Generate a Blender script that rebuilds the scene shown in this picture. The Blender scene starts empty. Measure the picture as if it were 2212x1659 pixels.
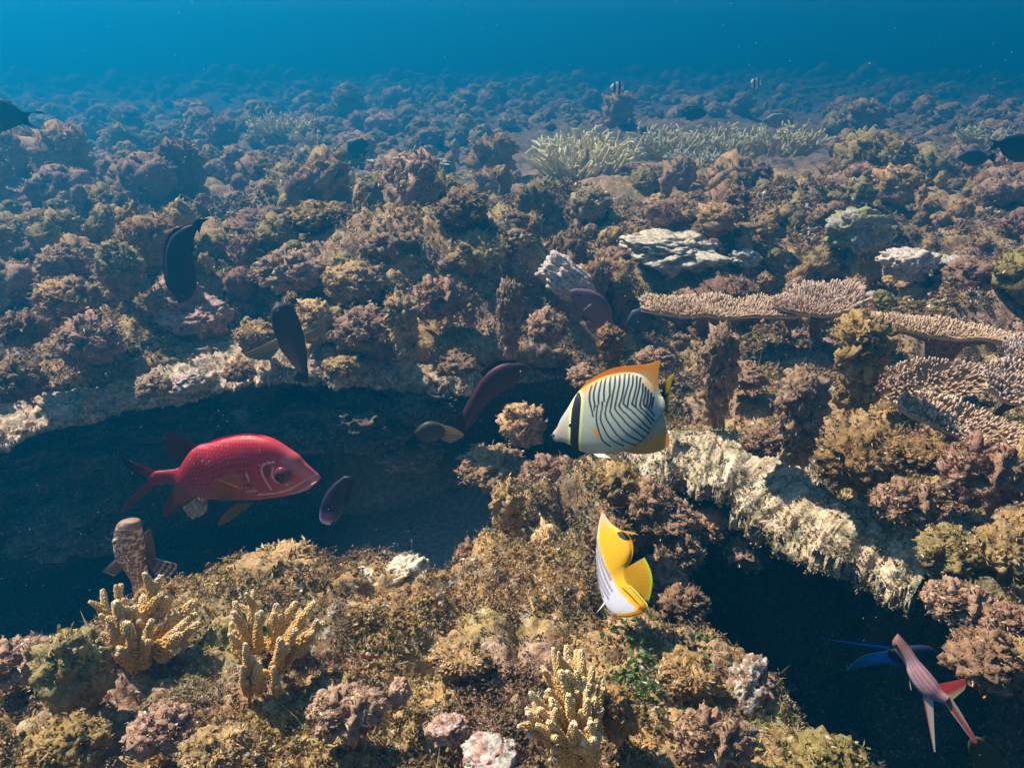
import bpy, bmesh, math
import numpy as np
from mathutils import Vector
R = math.radians
rng = np.random.default_rng(11)
scene = bpy.context.scene
col = scene.collection

# ------------------------------------------------------------------ camera
PITCH = R(22.2); F = 1736.0; W0, H0 = 2212.0, 1659.0
CAM = np.array([0.0, 0.0, 1.0])
cam = bpy.data.cameras.new('camera'); camo = bpy.data.objects.new('camera', cam); col.objects.link(camo)
cam.sensor_width = 36; cam.lens = 36 * F / W0; cam.clip_start = 0.02; cam.clip_end = 200
camo.location = CAM; camo.rotation_euler = (math.pi / 2 - PITCH, 0, 0)
scene.camera = camo
# ------------------------------------------------------------------ sky, sun, exposure
SUN_TO = Vector((-0.48, 0.28, 0.73)).normalized()
SUN_EL = math.asin(SUN_TO.z); SUN_AZ = math.atan2(SUN_TO.x, SUN_TO.y)
world = bpy.data.worlds.new("World"); scene.world = world; world.use_nodes = True
wn = world.node_tree.nodes; wl = world.node_tree.links
bg = wn['Background']; sky = wn.new('ShaderNodeTexSky'); sky.sky_type = 'NISHITA'
sky.sun_disc = False; sky.sun_elevation = SUN_EL; sky.sun_rotation = SUN_AZ
wl.new(sky.outputs[0], bg.inputs[0]); bg.inputs[1].default_value = 0.05
sun = bpy.data.lights.new('sun', 'SUN'); sun.energy = 5.0; sun.angle = R(0.5); sun.color = (1, 0.90, 0.74)
suno = bpy.data.objects.new('sun', sun); col.objects.link(suno)
suno.rotation_euler = SUN_TO.to_track_quat('Z', 'Y').to_euler()
scene.view_settings.view_transform = 'Standard'; scene.view_settings.look = 'None'
scene.view_settings.exposure = 1.56; scene.view_settings.gamma = 1; scene.view_settings.use_curve_mapping = False
scene.cycles.use_denoising = True
scene.cycles.max_bounces = 5; scene.cycles.diffuse_bounces = 2; scene.cycles.volume_bounces = 0
scene.cycles.transparent_max_bounces = 4; scene.cycles.use_adaptive_sampling = True
scene.cycles.adaptive_threshold = 0.02
HAZE_DENSITY = 0.108
HAZE_COLOR = (0.002, 0.24, 0.53)
HAZE_TOP = 3.6

# ------------------------------------------------------------------ numpy helpers
def _h(ix, iy, iz, seed):
    h = (ix.astype(np.int64) * 374761393 + iy.astype(np.int64) * 668265263 + iz.astype(np.int64) * 2147483647 + seed * 974634777) & 0xffffffff
    h = ((h ^ (h >> 13)) * 1274126177) & 0xffffffff
    h = ((h ^ (h >> 16)) * 2246822519) & 0xffffffff
    h = h ^ (h >> 15)
    return (h & 0xffffff) / float(0xffffff)
def vn(P, seed=0):
    P = np.asarray(P, float); i = np.floor(P); f = P - i; f = f * f * (3 - 2 * f); i = i.astype(np.int64)
    r = 0
    for dx in (0, 1):
        for dy in (0, 1):
            for dz in (0, 1):
                w = (f[:, 0] if dx else 1 - f[:, 0]) * (f[:, 1] if dy else 1 - f[:, 1]) * (f[:, 2] if dz else 1 - f[:, 2])
                r = r + w * _h(i[:, 0] + dx, i[:, 1] + dy, i[:, 2] + dz, seed)
    return r * 2 - 1
def fbm(P, o=3, seed=0):
    r = 0; a = 1; s = 0
    for k in range(o):
        r = r + a * vn(P * (2.03 ** k), seed + k * 17); s += a; a *= 0.5
    return r / s
def worley2(X, Y, seed=0):
    ix = np.floor(X); iy = np.floor(Y); best = np.full(X.shape, 9.0); bid = np.zeros(X.shape)
    z = np.zeros_like(ix)
    for dx in (-1, 0, 1):
        for dy in (-1, 0, 1):
            cx = ix + dx; cy = iy + dy
            px = cx + 0.15 + 0.7 * _h(cx, cy, z, seed); py = cy + 0.15 + 0.7 * _h(cx, cy, z + 1, seed)
            d = (X - px) ** 2 + (Y - py) ** 2; m = d < best
            best = np.where(m, d, best); bid = np.where(m, _h(cx, cy, z + 2, seed), bid)
    return np.sqrt(best), bid
def sst(a, b, x):
    t = np.clip((x - a) / (b - a), 0, 1); return t * t * (3 - 2 * t)
def p2(X, Y): return np.stack([X, Y, np.zeros_like(X)], 1)
def polyd(X, Y, poly, closed=True):
    """signed distance (negative inside when closed) in 2D"""
    poly = np.asarray(poly, float); n = len(poly); d = np.full(X.shape, 1e9); ins = np.zeros(X.shape, bool)
    for i in range(n if closed else n - 1):
        a = poly[i]; b = poly[(i + 1) % n]; e = b - a
        t = np.clip(((X - a[0]) * e[0] + (Y - a[1]) * e[1]) / (e @ e + 1e-12), 0, 1)
        d = np.minimum(d, (X - a[0] - t * e[0]) ** 2 + (Y - a[1] - t * e[1]) ** 2)
        if closed:
            c = (a[1] > Y) != (b[1] > Y)
            with np.errstate(divide='ignore', invalid='ignore'):
                xi = a[0] + (Y - a[1]) * e[0] / (e[1] if e[1] != 0 else 1e-12)
            ins ^= c & (X < xi)
    d = np.sqrt(d)
    return np.where(ins, -d, d) if closed else d
def resample(P, n, smooth=True):
    P = np.asarray(P, float)
    if smooth and len(P) > 2:
        Q = []
        E = np.vstack([2 * P[0] - P[1], P, 2 * P[-1] - P[-2]])
        for i in range(1, len(E) - 2):
            for t in np.linspace(0, 1, 12, endpoint=False):
                a, b, c, d = E[i - 1], E[i], E[i + 1], E[i + 2]
                Q.append(0.5 * (2 * b + (c - a) * t + (2 * a - 5 * b + 4 * c - d) * t * t + (3 * b - a - 3 * c + d) * t ** 3))
        Q.append(P[-1]); P = np.array(Q)
    s = np.r_[0, np.cumsum(np.linalg.norm(np.diff(P, axis=0), axis=1))]
    u = np.linspace(0, s[-1], n)
    return np.stack([np.interp(u, s, P[:, k]) for k in range(P.shape[1])], 1)
def lerp(a, b, w): return a + (b - a) * w[..., None]

# ------------------------------------------------------------------ object helpers
def tag(o, label=None, cat=None, group=None, kind=None):
    for k, v in (('label', label), ('category', cat), ('group', group), ('kind', kind)):
        if v: o[k] = v
    return o
def mesh(name, V, faces, C=None, mats=(), mi=None, smooth=True):
    me = bpy.data.meshes.new(name)
    if isinstance(faces, np.ndarray): faces = [faces]
    faces = [f for f in faces if len(f)]
    V = np.asarray(V, np.float32)
    me.vertices.add(len(V)); me.vertices.foreach_set('co', V.ravel())
    loops = np.concatenate([f.ravel() for f in faces]).astype(np.int32)
    tot = np.concatenate([np.full(len(f), f.shape[1], np.int32) for f in faces])
    st = np.r_[0, np.cumsum(tot)[:-1]].astype(np.int32)
    me.loops.add(len(loops)); me.loops.foreach_set('vertex_index', loops)
    me.polygons.add(len(tot)); me.polygons.foreach_set('loop_start', st); me.polygons.foreach_set('loop_total', tot)
    me.polygons.foreach_set('use_smooth', np.full(len(tot), smooth, bool))
    if mi is not None: me.polygons.foreach_set('material_index', np.asarray(mi, np.int32))
    me.update(calc_edges=True)
    if C is not None:
        C = np.asarray(C, np.float32)
        if C.ndim == 1: C = np.tile(C, (len(V), 1))
        a = me.color_attributes.new('Col', 'FLOAT_COLOR', 'POINT')
        a.data.foreach_set('color', np.c_[np.clip(C[:, :3], 0, 1), np.ones(len(V))].astype(np.float32).ravel())
    for m in mats: me.materials.append(m)
    return me
def link(name, me, parent=None, loc=(0, 0, 0), scale=None, rot=None):
    o = bpy.data.objects.new(name, me); col.objects.link(o); o.location = loc
    if parent: o.parent = parent
    if scale is not None: o.scale = scale
    if rot is not None: o.rotation_euler = rot
    return o
class MB:
    """collects vertices, faces and colours of one mesh"""
    def __init__(s): s.V = []; s.F = {}; s.C = []; s.n = 0
    def add(s, V, Fs, C, m=0):
        V = np.asarray(V, float); C = np.asarray(C, float)
        if C.ndim == 1: C = np.tile(C, (len(V), 1))
        s.V.append(V); s.C.append(C)
        for f in (Fs if isinstance(Fs, (list, tuple)) else [Fs]):
            if len(f): s.F.setdefault((f.shape[1], m), []).append(np.asarray(f) + s.n)
        s.n += len(V)
    def mesh(s, name, mats, smooth=True):
        fs = []; mi = []
        for (k, m), L in s.F.items():
            a = np.concatenate(L); fs.append(a); mi.append(np.full(len(a), m))
        return mesh(name, np.concatenate(s.V), fs, np.concatenate(s.C), mats, np.concatenate(mi), smooth)
def gridF(nu, nv, wrap=False):
    i = np.arange(nu - 1)[:, None]; j = np.arange(nv if wrap else nv - 1)[None, :]; j2 = (j + 1) % nv
    a = i * nv + j; b = i * nv + j2; c = (i + 1) * nv + j2; d = (i + 1) * nv + j
    return np.stack([a, b, c, d], -1).reshape(-1, 4)
_ico = {}
def ico(k):
    if k not in _ico:
        bm = bmesh.new(); bmesh.ops.create_icosphere(bm, subdivisions=k, radius=1)
        _ico[k] = (np.array([v.co[:] for v in bm.verts]), np.array([[v.index for v in f.verts] for f in bm.faces])); bm.free()
    return _ico[k]
def unit(v): return v / (np.linalg.norm(v, axis=-1, keepdims=True) + 1e-12)
def fronds(P, D, L, Wd, C, curl=0.5, r=rng, seg=3):
    """curved little strips: P base points, D directions, L lengths, Wd widths, C colours"""
    n = len(P); a = r.normal(size=(n, 3)); S = unit(np.cross(D, a)); N = np.cross(D, S)
    cu = r.normal(size=n) * curl
    prof = {3: [0.35, 1.0, 0.95, 0.4], 2: [0.3, 1.0, 0.35]}[seg]
    V = np.zeros((n, seg + 1, 2, 3))
    for k in range(seg + 1):
        t = k / seg
        c = P + D * (L * t * (1 - 0.25 * abs(cu) * t))[:, None] + N * (L * cu * t * t)[:, None]
        tw = S * np.cos(cu * t)[:, None] + N * np.sin(cu * t * 1.5)[:, None]
        h = (Wd * prof[k] * 0.5)[:, None]
        V[:, k, 0] = c - tw * h; V[:, k, 1] = c + tw * h
    m = (seg + 1) * 2; base = np.arange(n)[:, None, None] * m + (np.arange(seg) * 2)[None, :, None]
    Fq = (base + np.array([0, 1, 3, 2])[None, None, :]).reshape(-1, 4)
    CC = np.repeat(C[:, None, :], m, 1)
    return V.reshape(-1, 3), Fq, CC.reshape(-1, 3)

def crumbs(P, size, C, k, r):
    """k little irregular crumbs round every point"""
    V0 = np.array([[1, 0, 0], [-1, 0, 0], [0, 1, 0], [0, -1, 0], [0, 0, 1], [0, 0, -1.]]); F0 = np.array([[0, 2, 4], [2, 1, 4], [1, 3, 4], [3, 0, 4], [2, 0, 5], [1, 2, 5], [3, 1, 5], [0, 3, 5]])
    n = len(P) * k; S = np.repeat(size, k) * r.uniform(.18, .5, n); c = np.repeat(P, k, 0) + r.normal(size=(n, 3)) * (S * 1.6)[:, None]
    V = c[:, None] + (V0[None] * r.uniform(.4, 1.5, (n, 1, 3)) + r.normal(size=(n, 6, 3)) * .35) * S[:, None, None]
    Fq = (np.arange(n)[:, None, None] * 6 + F0[None]).reshape(-1, 3)
    return V.reshape(-1, 3), Fq, np.repeat(np.repeat(C, k, 0) * r.uniform(.6, 1.35, (n, 1)), 6, 0)

# ------------------------------------------------------------------ materials
def rock_mat(name, scale=60, lo=0.45, hi=1.5, bump=0.6, bscale=140, speck=(0.6, 0.55, 0.45), speckw=0.35, rough=0.85, objvar=0.0, transl=0.0, spec=0.25):
    m = bpy.data.materials.new(name); m.use_nodes = True; N = m.node_tree.nodes; L = m.node_tree.links
    b = N['Principled BSDF']; b.inputs['Roughness'].default_value = rough
    b.inputs['Specular IOR Level'].default_value = spec
    at = N.new('ShaderNodeAttribute'); at.attribute_name = 'Col'
    tc = N.new('ShaderNodeNewGeometry')
    n1 = N.new('ShaderNodeTexNoise'); n1.inputs['Scale'].default_value = scale; n1.inputs['Detail'].default_value = 6; n1.inputs['Roughness'].default_value = 0.7
    L.new(tc.outputs['Position'], n1.inputs['Vector'])
    mr = N.new('ShaderNodeMapRange'); mr.inputs[1].default_value = 0.3; mr.inputs[2].default_value = 0.7; mr.inputs[3].default_value = lo; mr.inputs[4].default_value = hi
    L.new(n1.outputs[0], mr.inputs[0])
    vm = N.new('ShaderNodeVectorMath'); vm.operation = 'SCALE'; L.new(at.outputs['Color'], vm.inputs[0]); L.new(mr.outputs[0], vm.inputs['Scale'])
    last = vm.outputs[0]
    if objvar:
        oi = N.new('ShaderNodeObjectInfo'); hs = N.new('ShaderNodeHueSaturation')
        a = N.new('ShaderNodeMapRange'); a.inputs[3].default_value = 0.489; a.inputs[4].default_value = 0.51; L.new(oi.outputs['Random'], a.inputs[0]); L.new(a.outputs[0], hs.inputs['Hue'])
        mu = N.new('ShaderNodeMath'); mu.operation = 'MULTIPLY'; mu.inputs[1].default_value = 7.31; L.new(oi.outputs['Random'], mu.inputs[0])
        fr = N.new('ShaderNodeMath'); fr.operation = 'FRACT'; L.new(mu.outputs[0], fr.inputs[0])
        b2 = N.new('ShaderNodeMapRange'); b2.inputs[3].default_value = 1 - objvar; b2.inputs[4].default_value = 1 + objvar; L.new(fr.outputs[0], b2.inputs[0]); L.new(b2.outputs[0], hs.inputs['Value'])
        sa = N.new('ShaderNodeMapRange'); sa.inputs[3].default_value = 1.08; sa.inputs[4].default_value = 0.9; L.new(fr.outputs[0], sa.inputs[0]); L.new(sa.outputs[0], hs.inputs['Saturation'])
        L.new(last, hs.inputs['Color']); last = hs.outputs[0]
    if speckw:
        n2 = N.new('ShaderNodeTexNoise'); n2.inputs['Scale'].default_value = scale * 2.3; n2.inputs['Detail'].default_value = 3; L.new(tc.outputs['Position'], n2.inputs['Vector'])
        m2 = N.new('ShaderNodeMapRange'); m2.inputs[1].default_value = 0.56; m2.inputs[2].default_value = 0.68; m2.inputs[4].default_value = speckw; L.new(n2.outputs[0], m2.inputs[0])
        mx = N.new('ShaderNodeMix'); mx.data_type = 'RGBA'; L.new(m2.outputs[0], mx.inputs['Factor']); L.new(last, mx.inputs['A']); mx.inputs['B'].default_value = (*speck, 1)
        last = mx.outputs['Result']
    L.new(last, b.inputs['Base Color'])
    if bump:
        n3 = N.new('ShaderNodeTexNoise'); n3.inputs['Scale'].default_value = bscale; n3.inputs['Detail'].default_value = 4; L.new(tc.outputs['Position'], n3.inputs['Vector'])
        bp = N.new('ShaderNodeBump'); bp.inputs['Strength'].default_value = bump; bp.inputs['Distance'].default_value = 0.006; L.new(n3.outputs[0], bp.inputs['Height']); L.new(bp.outputs[0], b.inputs['Normal'])
    if transl:
        tr = N.new('ShaderNodeBsdfTranslucent'); L.new(last, tr.inputs['Color']); ms = N.new('ShaderNodeMixShader'); ms.inputs[0].default_value = transl
        L.new(b.outputs[0], ms.inputs[1]); L.new(tr.outputs[0], ms.inputs[2]); L.new(ms.outputs[0], N['Material Output'].inputs['Surface'])
    return m
M_REEF = rock_mat('reef_rock', 55, 0.35, 1.5)
M_HEAD = rock_mat('overgrown_coral', 70, 0.45, 1.5, bump=0.8, bscale=160, objvar=0.3, speckw=0.16)
M_TUFT = rock_mat('algae_fronds', 120, 0.6, 1.5, bump=0, speckw=0, rough=0.6, transl=0.3, objvar=0.0)
M_TUFTV = rock_mat('algae_fronds_on_coral', 120, 0.6, 1.5, bump=0, speckw=0, rough=0.6, transl=0.3, objvar=0.22)
M_LEDGE = rock_mat('crusted_limestone', 75, 0.35, 1.5, bump=1.0, bscale=110, speck=(0.72, 0.68, 0.62), speckw=0.6)
M_CORAL = rock_mat('living_coral', 200, 0.8, 1.2, bump=0.4, bscale=500, speckw=0, rough=0.6, transl=0.12)
M_SAND = rock_mat('sand', 300, 0.7, 1.2, bump=0.4, bscale=60, speck=(0.5, 0.5, 0.5), speckw=0.2)
M_FISH = rock_mat('fish_skin', 300, 0.88, 1.1, bump=0.12, bscale=700, speckw=0, rough=0.5, spec=0.3)
M_FIN = rock_mat('fish_fin', 400, 0.9, 1.1, bump=0, speckw=0, rough=0.4, transl=0.4)
M_EYE = rock_mat('fish_eye', 10, 1, 1, bump=0, speckw=0, rough=0.08, spec=0.6)
M_SNOW = rock_mat('drifting_specks', 10, 1, 1, bump=0, speckw=0)

TAN = np.array([.36, .215, .085]); GOLD = np.array([.30, .215, .075]); MAUVE = np.array([.27, .155, .095]); CREAM = np.array([.62, .55, .45])
DARK = np.array([.09, .06, .04]); OLIVE = np.array([.16, .15, .055]); GREEN = np.array([.07, .12, .03]); PINK = np.array([.55, .32, .30]); RUST = np.array([.27, .12, .06])

# ------------------------------------------------------------------ pixel <-> world (2212 x 1659 frame)
cp, sp = math.cos(PITCH), math.sin(PITCH)
def ray(px, py):
    u = (np.asarray(px, float) - W0 / 2) / F; v = (H0 / 2 - np.asarray(py, float)) / F
    return np.stack([u, cp + v * sp, -sp + v * cp], -1)
def proj(P):
    d = np.asarray(P) - CAM; y = d[..., 1] * cp - d[..., 2] * sp; z = d[..., 1] * sp + d[..., 2] * cp
    return W0 / 2 + F * d[..., 0] / y, H0 / 2 - F * z / y, y
def at(px, py, t): return CAM + ray(px, py) * t

# ------------------------------------------------------------------ terrain
PIT_A = [(-1.98, 2.1), (-1.75, 2.22), (-1.40, 2.46), (-1.0, 2.66), (-.5, 2.72), (-.075, 2.74), (.2, 2.76), (.34, 2.6), (.30, 2.1), (.16, 1.86), (.02, 1.72), (-.05, 1.4), (-.06, 1.24),
         (-.2, 1.26), (-.37, 1.31), (-.52, 1.24), (-.80, 1.0), (-1.3, .85), (-1.8, .9), (-1.98, 1.3)]  # left end closed out of view, added to shade the hollow floor
PIT_B = [(.36, 1.95), (.64, 1.78), (.86, 1.50), (1.02, 1.28), (1.7, .95), (2.2, .2), (.40, .2), (.40, .80), (.40, .93), (.31, 1.02), (.20, 1.12), (.14, 1.3), (.15, 1.55), (.26, 1.78)]
MOUNDS = [(-.48, 3.38, .55, .30, .38), (-.02, 3.2, .3, .22, .25), (-1.5, 3.2, .5, .35, .20), (.95, 3.9, .5, .25, .22), (-1.0, 4.7, .7, .3, .26), (.2, 4.4, .5, .3, .24), (-1.9, 3.9, .4, .3, .22), (.5, 5.4, .6, .3, .2), (-.2, 3.9, .6, .15, -.22), (-1.4, 4.0, .6, .15, -.22), (1.7, 4.6, .4, .3, .22), (.75, 3.35, .5, .14, -.2), (1.9, 3.1, .35, .2, .15), (-1.0, 3.0, .18, .3, -.1),
          (1.0, 6.8, 2.2, .8, .12), (1.5, 2.6, .5, .4, -.10), (1.25, 3.5, .28, .3, -.30), (-.6, 5.4, 1.0, .4, -.25), (2.2, 3.9, .4, .5, -.25), (.9, 2.15, .35, .25, .05),
          (1.35, 1.75, .3, .3, .10), (-.40, 1.10, .20, .12, .05), (-.85, .95, .2, .1, -.04), (.12, 1.52, .16, .16, -.22), (.55, 2.9, .25, .25, -.28), (-1.3, 2.62, .25, .16, .02)]
def base_height(X, Y):
    P = p2(X, Y)
    z = 0.05 * fbm(P * 1.3, 2, 5) + 0.13 * vn(P * 0.55 + 9.1, 8) * sst(2.8, 6, Y) + 0.22 * vn(P * 0.21 + 3.3, 9) * sst(6, 14, Y)
    for (mx, my, rx, ry, h) in MOUNDS:
        z = z + h * np.exp(-((X - mx) / rx) ** 2 - ((Y - my) / ry) ** 2)
    z = z + .20 * (np.sqrt(np.clip(1 - worley2(X * 1.6 + 1.3, Y * 1.6, 14)[0] ** 2 * 1.4, 0, 1)) - .6) * sst(3.2, 4.6, Y)
    z = z - .042 * np.clip(Y - 5.5, 0, 19) + (.22 * sst(7, 12, Y) + .5 * sst(14, 30, Y)) * np.sqrt(np.clip(1 - worley2(X * .7 + 3, Y * .7, 12)[0] ** 2 * 1.5, 0, 1))
    fg = sst(1.75, 1.2, Y) * sst(1.0, .4, X)
    z = z + 0.13 * fg
    return z
def height(X, Y, detail=True):
    X = np.atleast_1d(np.asarray(X, float)); Y = np.atleast_1d(np.asarray(Y, float)); P = p2(X, Y)
    z = base_height(X, Y)
    wx = X + .03 * vn(P * 9, 31); wy = Y + .03 * vn(P * 9 + 7, 32)
    dA = polyd(wx, wy, PIT_A); dB = polyd(wx, wy, PIT_B)
    wA = np.where(Y > 1.95, .10, .16); kA = 1 - sst(-wA, .02, dA)
    kB = 1 - sst(-.17, .02, dB)
    fA = -.78 + .05 * fbm(P * 2.5, 2, 3) + .35 * np.exp(-((X - .12) / .2) ** 2 - ((Y - 1.9) / .3) ** 2) + .30 * np.exp(-((Y - 2.75) / .22) ** 2) * sst(-.6, .1, X)
    fB = -.62 + .1 * fbm(P * 3, 2, 4)
    rough = 1 - .93 * kA * sst(.3, -.1, X) * sst(-.18, -.30, dA)
    if detail:
        w1, _ = worley2(wx * 7.5, wy * 7.5, 1); w2, _ = worley2(X * 19 + .4 * vn(P * 14, 3), Y * 19 + .4 * vn(P * 14 + 5, 4), 2); w3, _ = worley2(X * 48, Y * 48, 3)
        lump = .075 * np.sqrt(np.clip(1 - w1 ** 2 * 1.5, 0, 1)) * sst(1.6, 2.8, Y) + .065 * np.sqrt(np.clip(1 - w1 ** 2 * 1.5, 0, 1)) * sst(2.8, 1.6, Y)
        lump = lump + .036 * np.sqrt(np.clip(1 - w2 ** 2 * 1.6, 0, 1)) + .010 * np.clip(1 - w3, 0, 1) + .008 * fbm(P * 60, 2, 6)
        z = z + (lump - .068) * np.clip(rough, 0, 1) * (1 + sst(6, 14, Y))
    z = z + kA * (fA - z * .9) + kB * (1 - kA) * (fB - z * .9)
    return z, dA, dB, kA, kB
def H1(x, y): return float(height([x], [y])[0][0])
def hit(px, py, zoff=0.0):
    """first point where the view ray meets the reef"""
    t = np.linspace(.7, 25, 2400); P = CAM + ray(px, py)[None, :] * t[:, None]
    z = height(P[:, 0], P[:, 1])[0] + zoff
    i = np.argmax(P[:, 2] < z)
    return P[i], t[i]
NX = 600
ys = [.25]
while ys[-1] < 62: ys.append(ys[-1] + .0028 + .0036 * ys[-1])
ys = np.array(ys); sx = np.linspace(-1, 1, NX)
YY, SS = np.meshgrid(ys, sx, indexing='ij'); XX = SS * (.85 + YY) * .86
X = XX.ravel(); Y = YY.ravel()
Z, dA, dB, kA, kB = height(X, Y)
# undercut: push the buried walls back under the reef top so that the rims overhang
e = .01
gxA = (polyd(X + e, Y, PIT_A) - polyd(X - e, Y, PIT_A)) / (2 * e); gyA = (polyd(X, Y + e, PIT_A) - polyd(X, Y - e, PIT_A)) / (2 * e)
gxB = (polyd(X + e, Y, PIT_B) - polyd(X - e, Y, PIT_B)) / (2 * e); gyB = (polyd(X, Y + e, PIT_B) - polyd(X, Y - e, PIT_B)) / (2 * e)
uA = sst(-.02, -.22, Z) * sst(-.55, -.0, dA) * (kA > .02) * (Y > 2.0) * .36
uB = sst(-.02, -.2, Z) * sst(-.4, 0., dB) * (kB > .02) * (gyB > .2) * .34
jw = .26 * fbm(np.stack([X, Y, Z], 1) * 4.5, 3, 71); uA = uA + jw * sst(-.08, -.3, Z) * sst(-.75, -.5, Z) * (uA > 0.02); uB = uB + jw * .8 * sst(-.08, -.3, Z) * (uB > 0.02)
VX = X + gxA * uA + gxB * uB; VY = Y + gyA * uA + gyB * uB
P = p2(X, Y); PV = np.stack([VX, VY, Z], 1)
a1 = fbm(P * 2.1, 3, 51); a2 = fbm(P * 7 + 3, 3, 52); a3 = vn(PV * 45, 53)
C = lerp(np.tile(TAN, (len(X), 1)), MAUVE, sst(-.25, .25, a1)); C = lerp(C, GOLD, sst(.05, .4, a2) * .8); C = lerp(C, DARK, sst(.1, .5, -a2) * .7)
C = lerp(C, CREAM * .8, sst(.45, .8, a3) * .45); C = lerp(C, PINK * .7, sst(.42, .65, vn(P * 3.3 + 2, 54)) * .4)
C = lerp(C, OLIVE, sst(2.2, 1.7, Y) * sst(-.1, .4, a1) * .4)
sandm = kA * sst(.25, .0, X) * sst(-.85, -.5, X) * sst(-.55, -.70, Z); C = lerp(C, np.array([.34, .34, .33]), np.clip(sandm, 0, 1))
pit_shade = np.clip(np.maximum(kA * (1 - sandm), kB), 0, 1) * sst(-.02, -.15, Z); C = lerp(C, np.array([.022, .016, .015]), pit_shade * .92)  # shade painted into the colour of the hollows' walls and floors
C = C * (1 - .45 * sst(5, 10, Y))[:, None]  # dimming with distance put into the ground colour
M_REEF_FACES = gridF(len(ys), NX)
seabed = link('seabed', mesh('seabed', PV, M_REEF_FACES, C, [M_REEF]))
tag(seabed, kind='structure')
TERR = (PV, C, Y, kA, kB)

# ------------------------------------------------------------------ variants of overgrown coral heads (unit size, base at z = 0)
def tuftset(P, N, size, cols, k, r, aspect=.5, up=.5, curl=.8):
    """k fronds round every point P with outward normal N"""
    n = len(P); PP = np.repeat(P, k, 0); NN = np.repeat(N, k, 0)
    D = unit(NN * .9 + r.normal(size=(n * k, 3)) * .65 + np.array([0, 0, up * .3]))
    S = np.repeat(size, k) * r.uniform(.55, 1.25, n * k)
    CC = np.repeat(cols, k, 0) * r.uniform(.65, 1.35, (n * k, 1))
    return fronds(PP + r.normal(size=PP.shape) * (S * .3)[:, None], D, S, S * aspect * r.uniform(.6, 1.3, n * k), CC, curl, r, 2)
def make_head(seed, kind, detail=3, nf=900):
    r = np.random.default_rng(seed); B = []
    if kind == 'column':
        z = .0; x = y = 0
        for k in range(4):
            rad = [.20, .22, .26, .30][k] * r.uniform(.85, 1.15); B.append((x, y, z + .12, rad)); z += .24; x += r.normal() * .05; y += r.normal() * .05
    elif kind == 'ball':
        B += [(0, 0, .18, .22), (0, 0, .5, .36), (r.normal() * .05, r.normal() * .05, .66, .28)]
    else:
        for k in range(5):
            a = r.uniform(0, 6.28); q = r.uniform(0, .22); B.append((q * math.cos(a), q * math.sin(a), r.uniform(.15, .45), r.uniform(.24, .33)))
    core = np.array(B); out = [b for b in B]
    for k in range({'column': 26, 'ball': 28, 'mound': 40}[kind]):
        b = core[r.integers(len(core))]; d = unit(r.normal(size=3)); d[2] = abs(d[2]) * .9 - .1
        c = b[:3] + d * b[3] * .9; out.append((*c, r.uniform(.07, .13)))
    mb = MB(); V0, F0 = ico(detail); pts = []; nrm = []
    base = [TAN, MAUVE, GOLD * .8, TAN * .8][seed % 4]
    for (x, y, z, rad) in out:
        V = V0 * rad + np.array([x, y, z])
        w = V + 0.08 * np.stack([vn(V * 6, 1), vn(V * 6 + 5, 2), vn(V * 6 + 9, 3)], 1)
        dd = .42 * vn(w * 9, seed) + .34 * vn(w * 21, seed + 3) + .22 * vn(w * 45, seed + 4)
        V = V + V0 * (rad * np.clip(dd * (1 if detail > 2 else .55), -.6, .8))[:, None]
        if kind != 'column': V[:, 2] = np.where(V[:, 2] < 0, V[:, 2] * .3, V[:, 2])
        c = base * r.uniform(.75, 1.2) * (1 + .3 * dd[:, None]); mb.add(V, F0, c, 0)
        i = r.integers(0, len(V), int(6 + 260 * rad)); pts.append(V[i]); nrm.append(unit(V[i] - np.array([x, y, z])))
    Pp = np.concatenate(pts); Nn = np.concatenate(nrm); sel = r.permutation(len(Pp))[:nf]; Pp = Pp[sel]; Nn = Nn[sel]
    ok = Nn[:, 2] > -.35; Pp = Pp[ok]; Nn = Nn[ok]
    cc = base[None] * r.uniform(.8, 1.5, (len(Pp), 1)); cc = lerp(cc, np.array([.62, .46, .27]), (r.random(len(Pp)) < .22) * .85)  # pale fronds, many of them added to paint a sunlit sparkle
    if detail > 2: mb.add(*tuftset(Pp, Nn, np.full(len(Pp), .055), cc, 3, r, .55), 1)
    else: mb.add(*tuftset(Pp, Nn, np.full(len(Pp), .08), cc, 1, r, .7), 1)
    return mb
HEADS = []
for i, k in enumerate(['column', 'mound', 'ball', 'mound', 'column', 'ball', 'mound', 'column', 'ball', 'mound']):
    HEADS.append((k, make_head(100 + i, k).mesh('overgrown_coral_head', [M_HEAD, M_TUFTV])))
LOW = [make_head(200 + i, k, 2, 200) for i, k in enumerate(['column', 'mound', 'ball', 'mound', 'ball', 'column'])]
NEARH = {}
for i, k in enumerate(['column', 'mound', 'ball', 'mound', 'ball', 'column']):
    NEARH.setdefault(k, []).append(make_head(300 + i, k, 4, 2200).mesh('overgrown_coral_head', [M_HEAD, M_TUFTV]))

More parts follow.
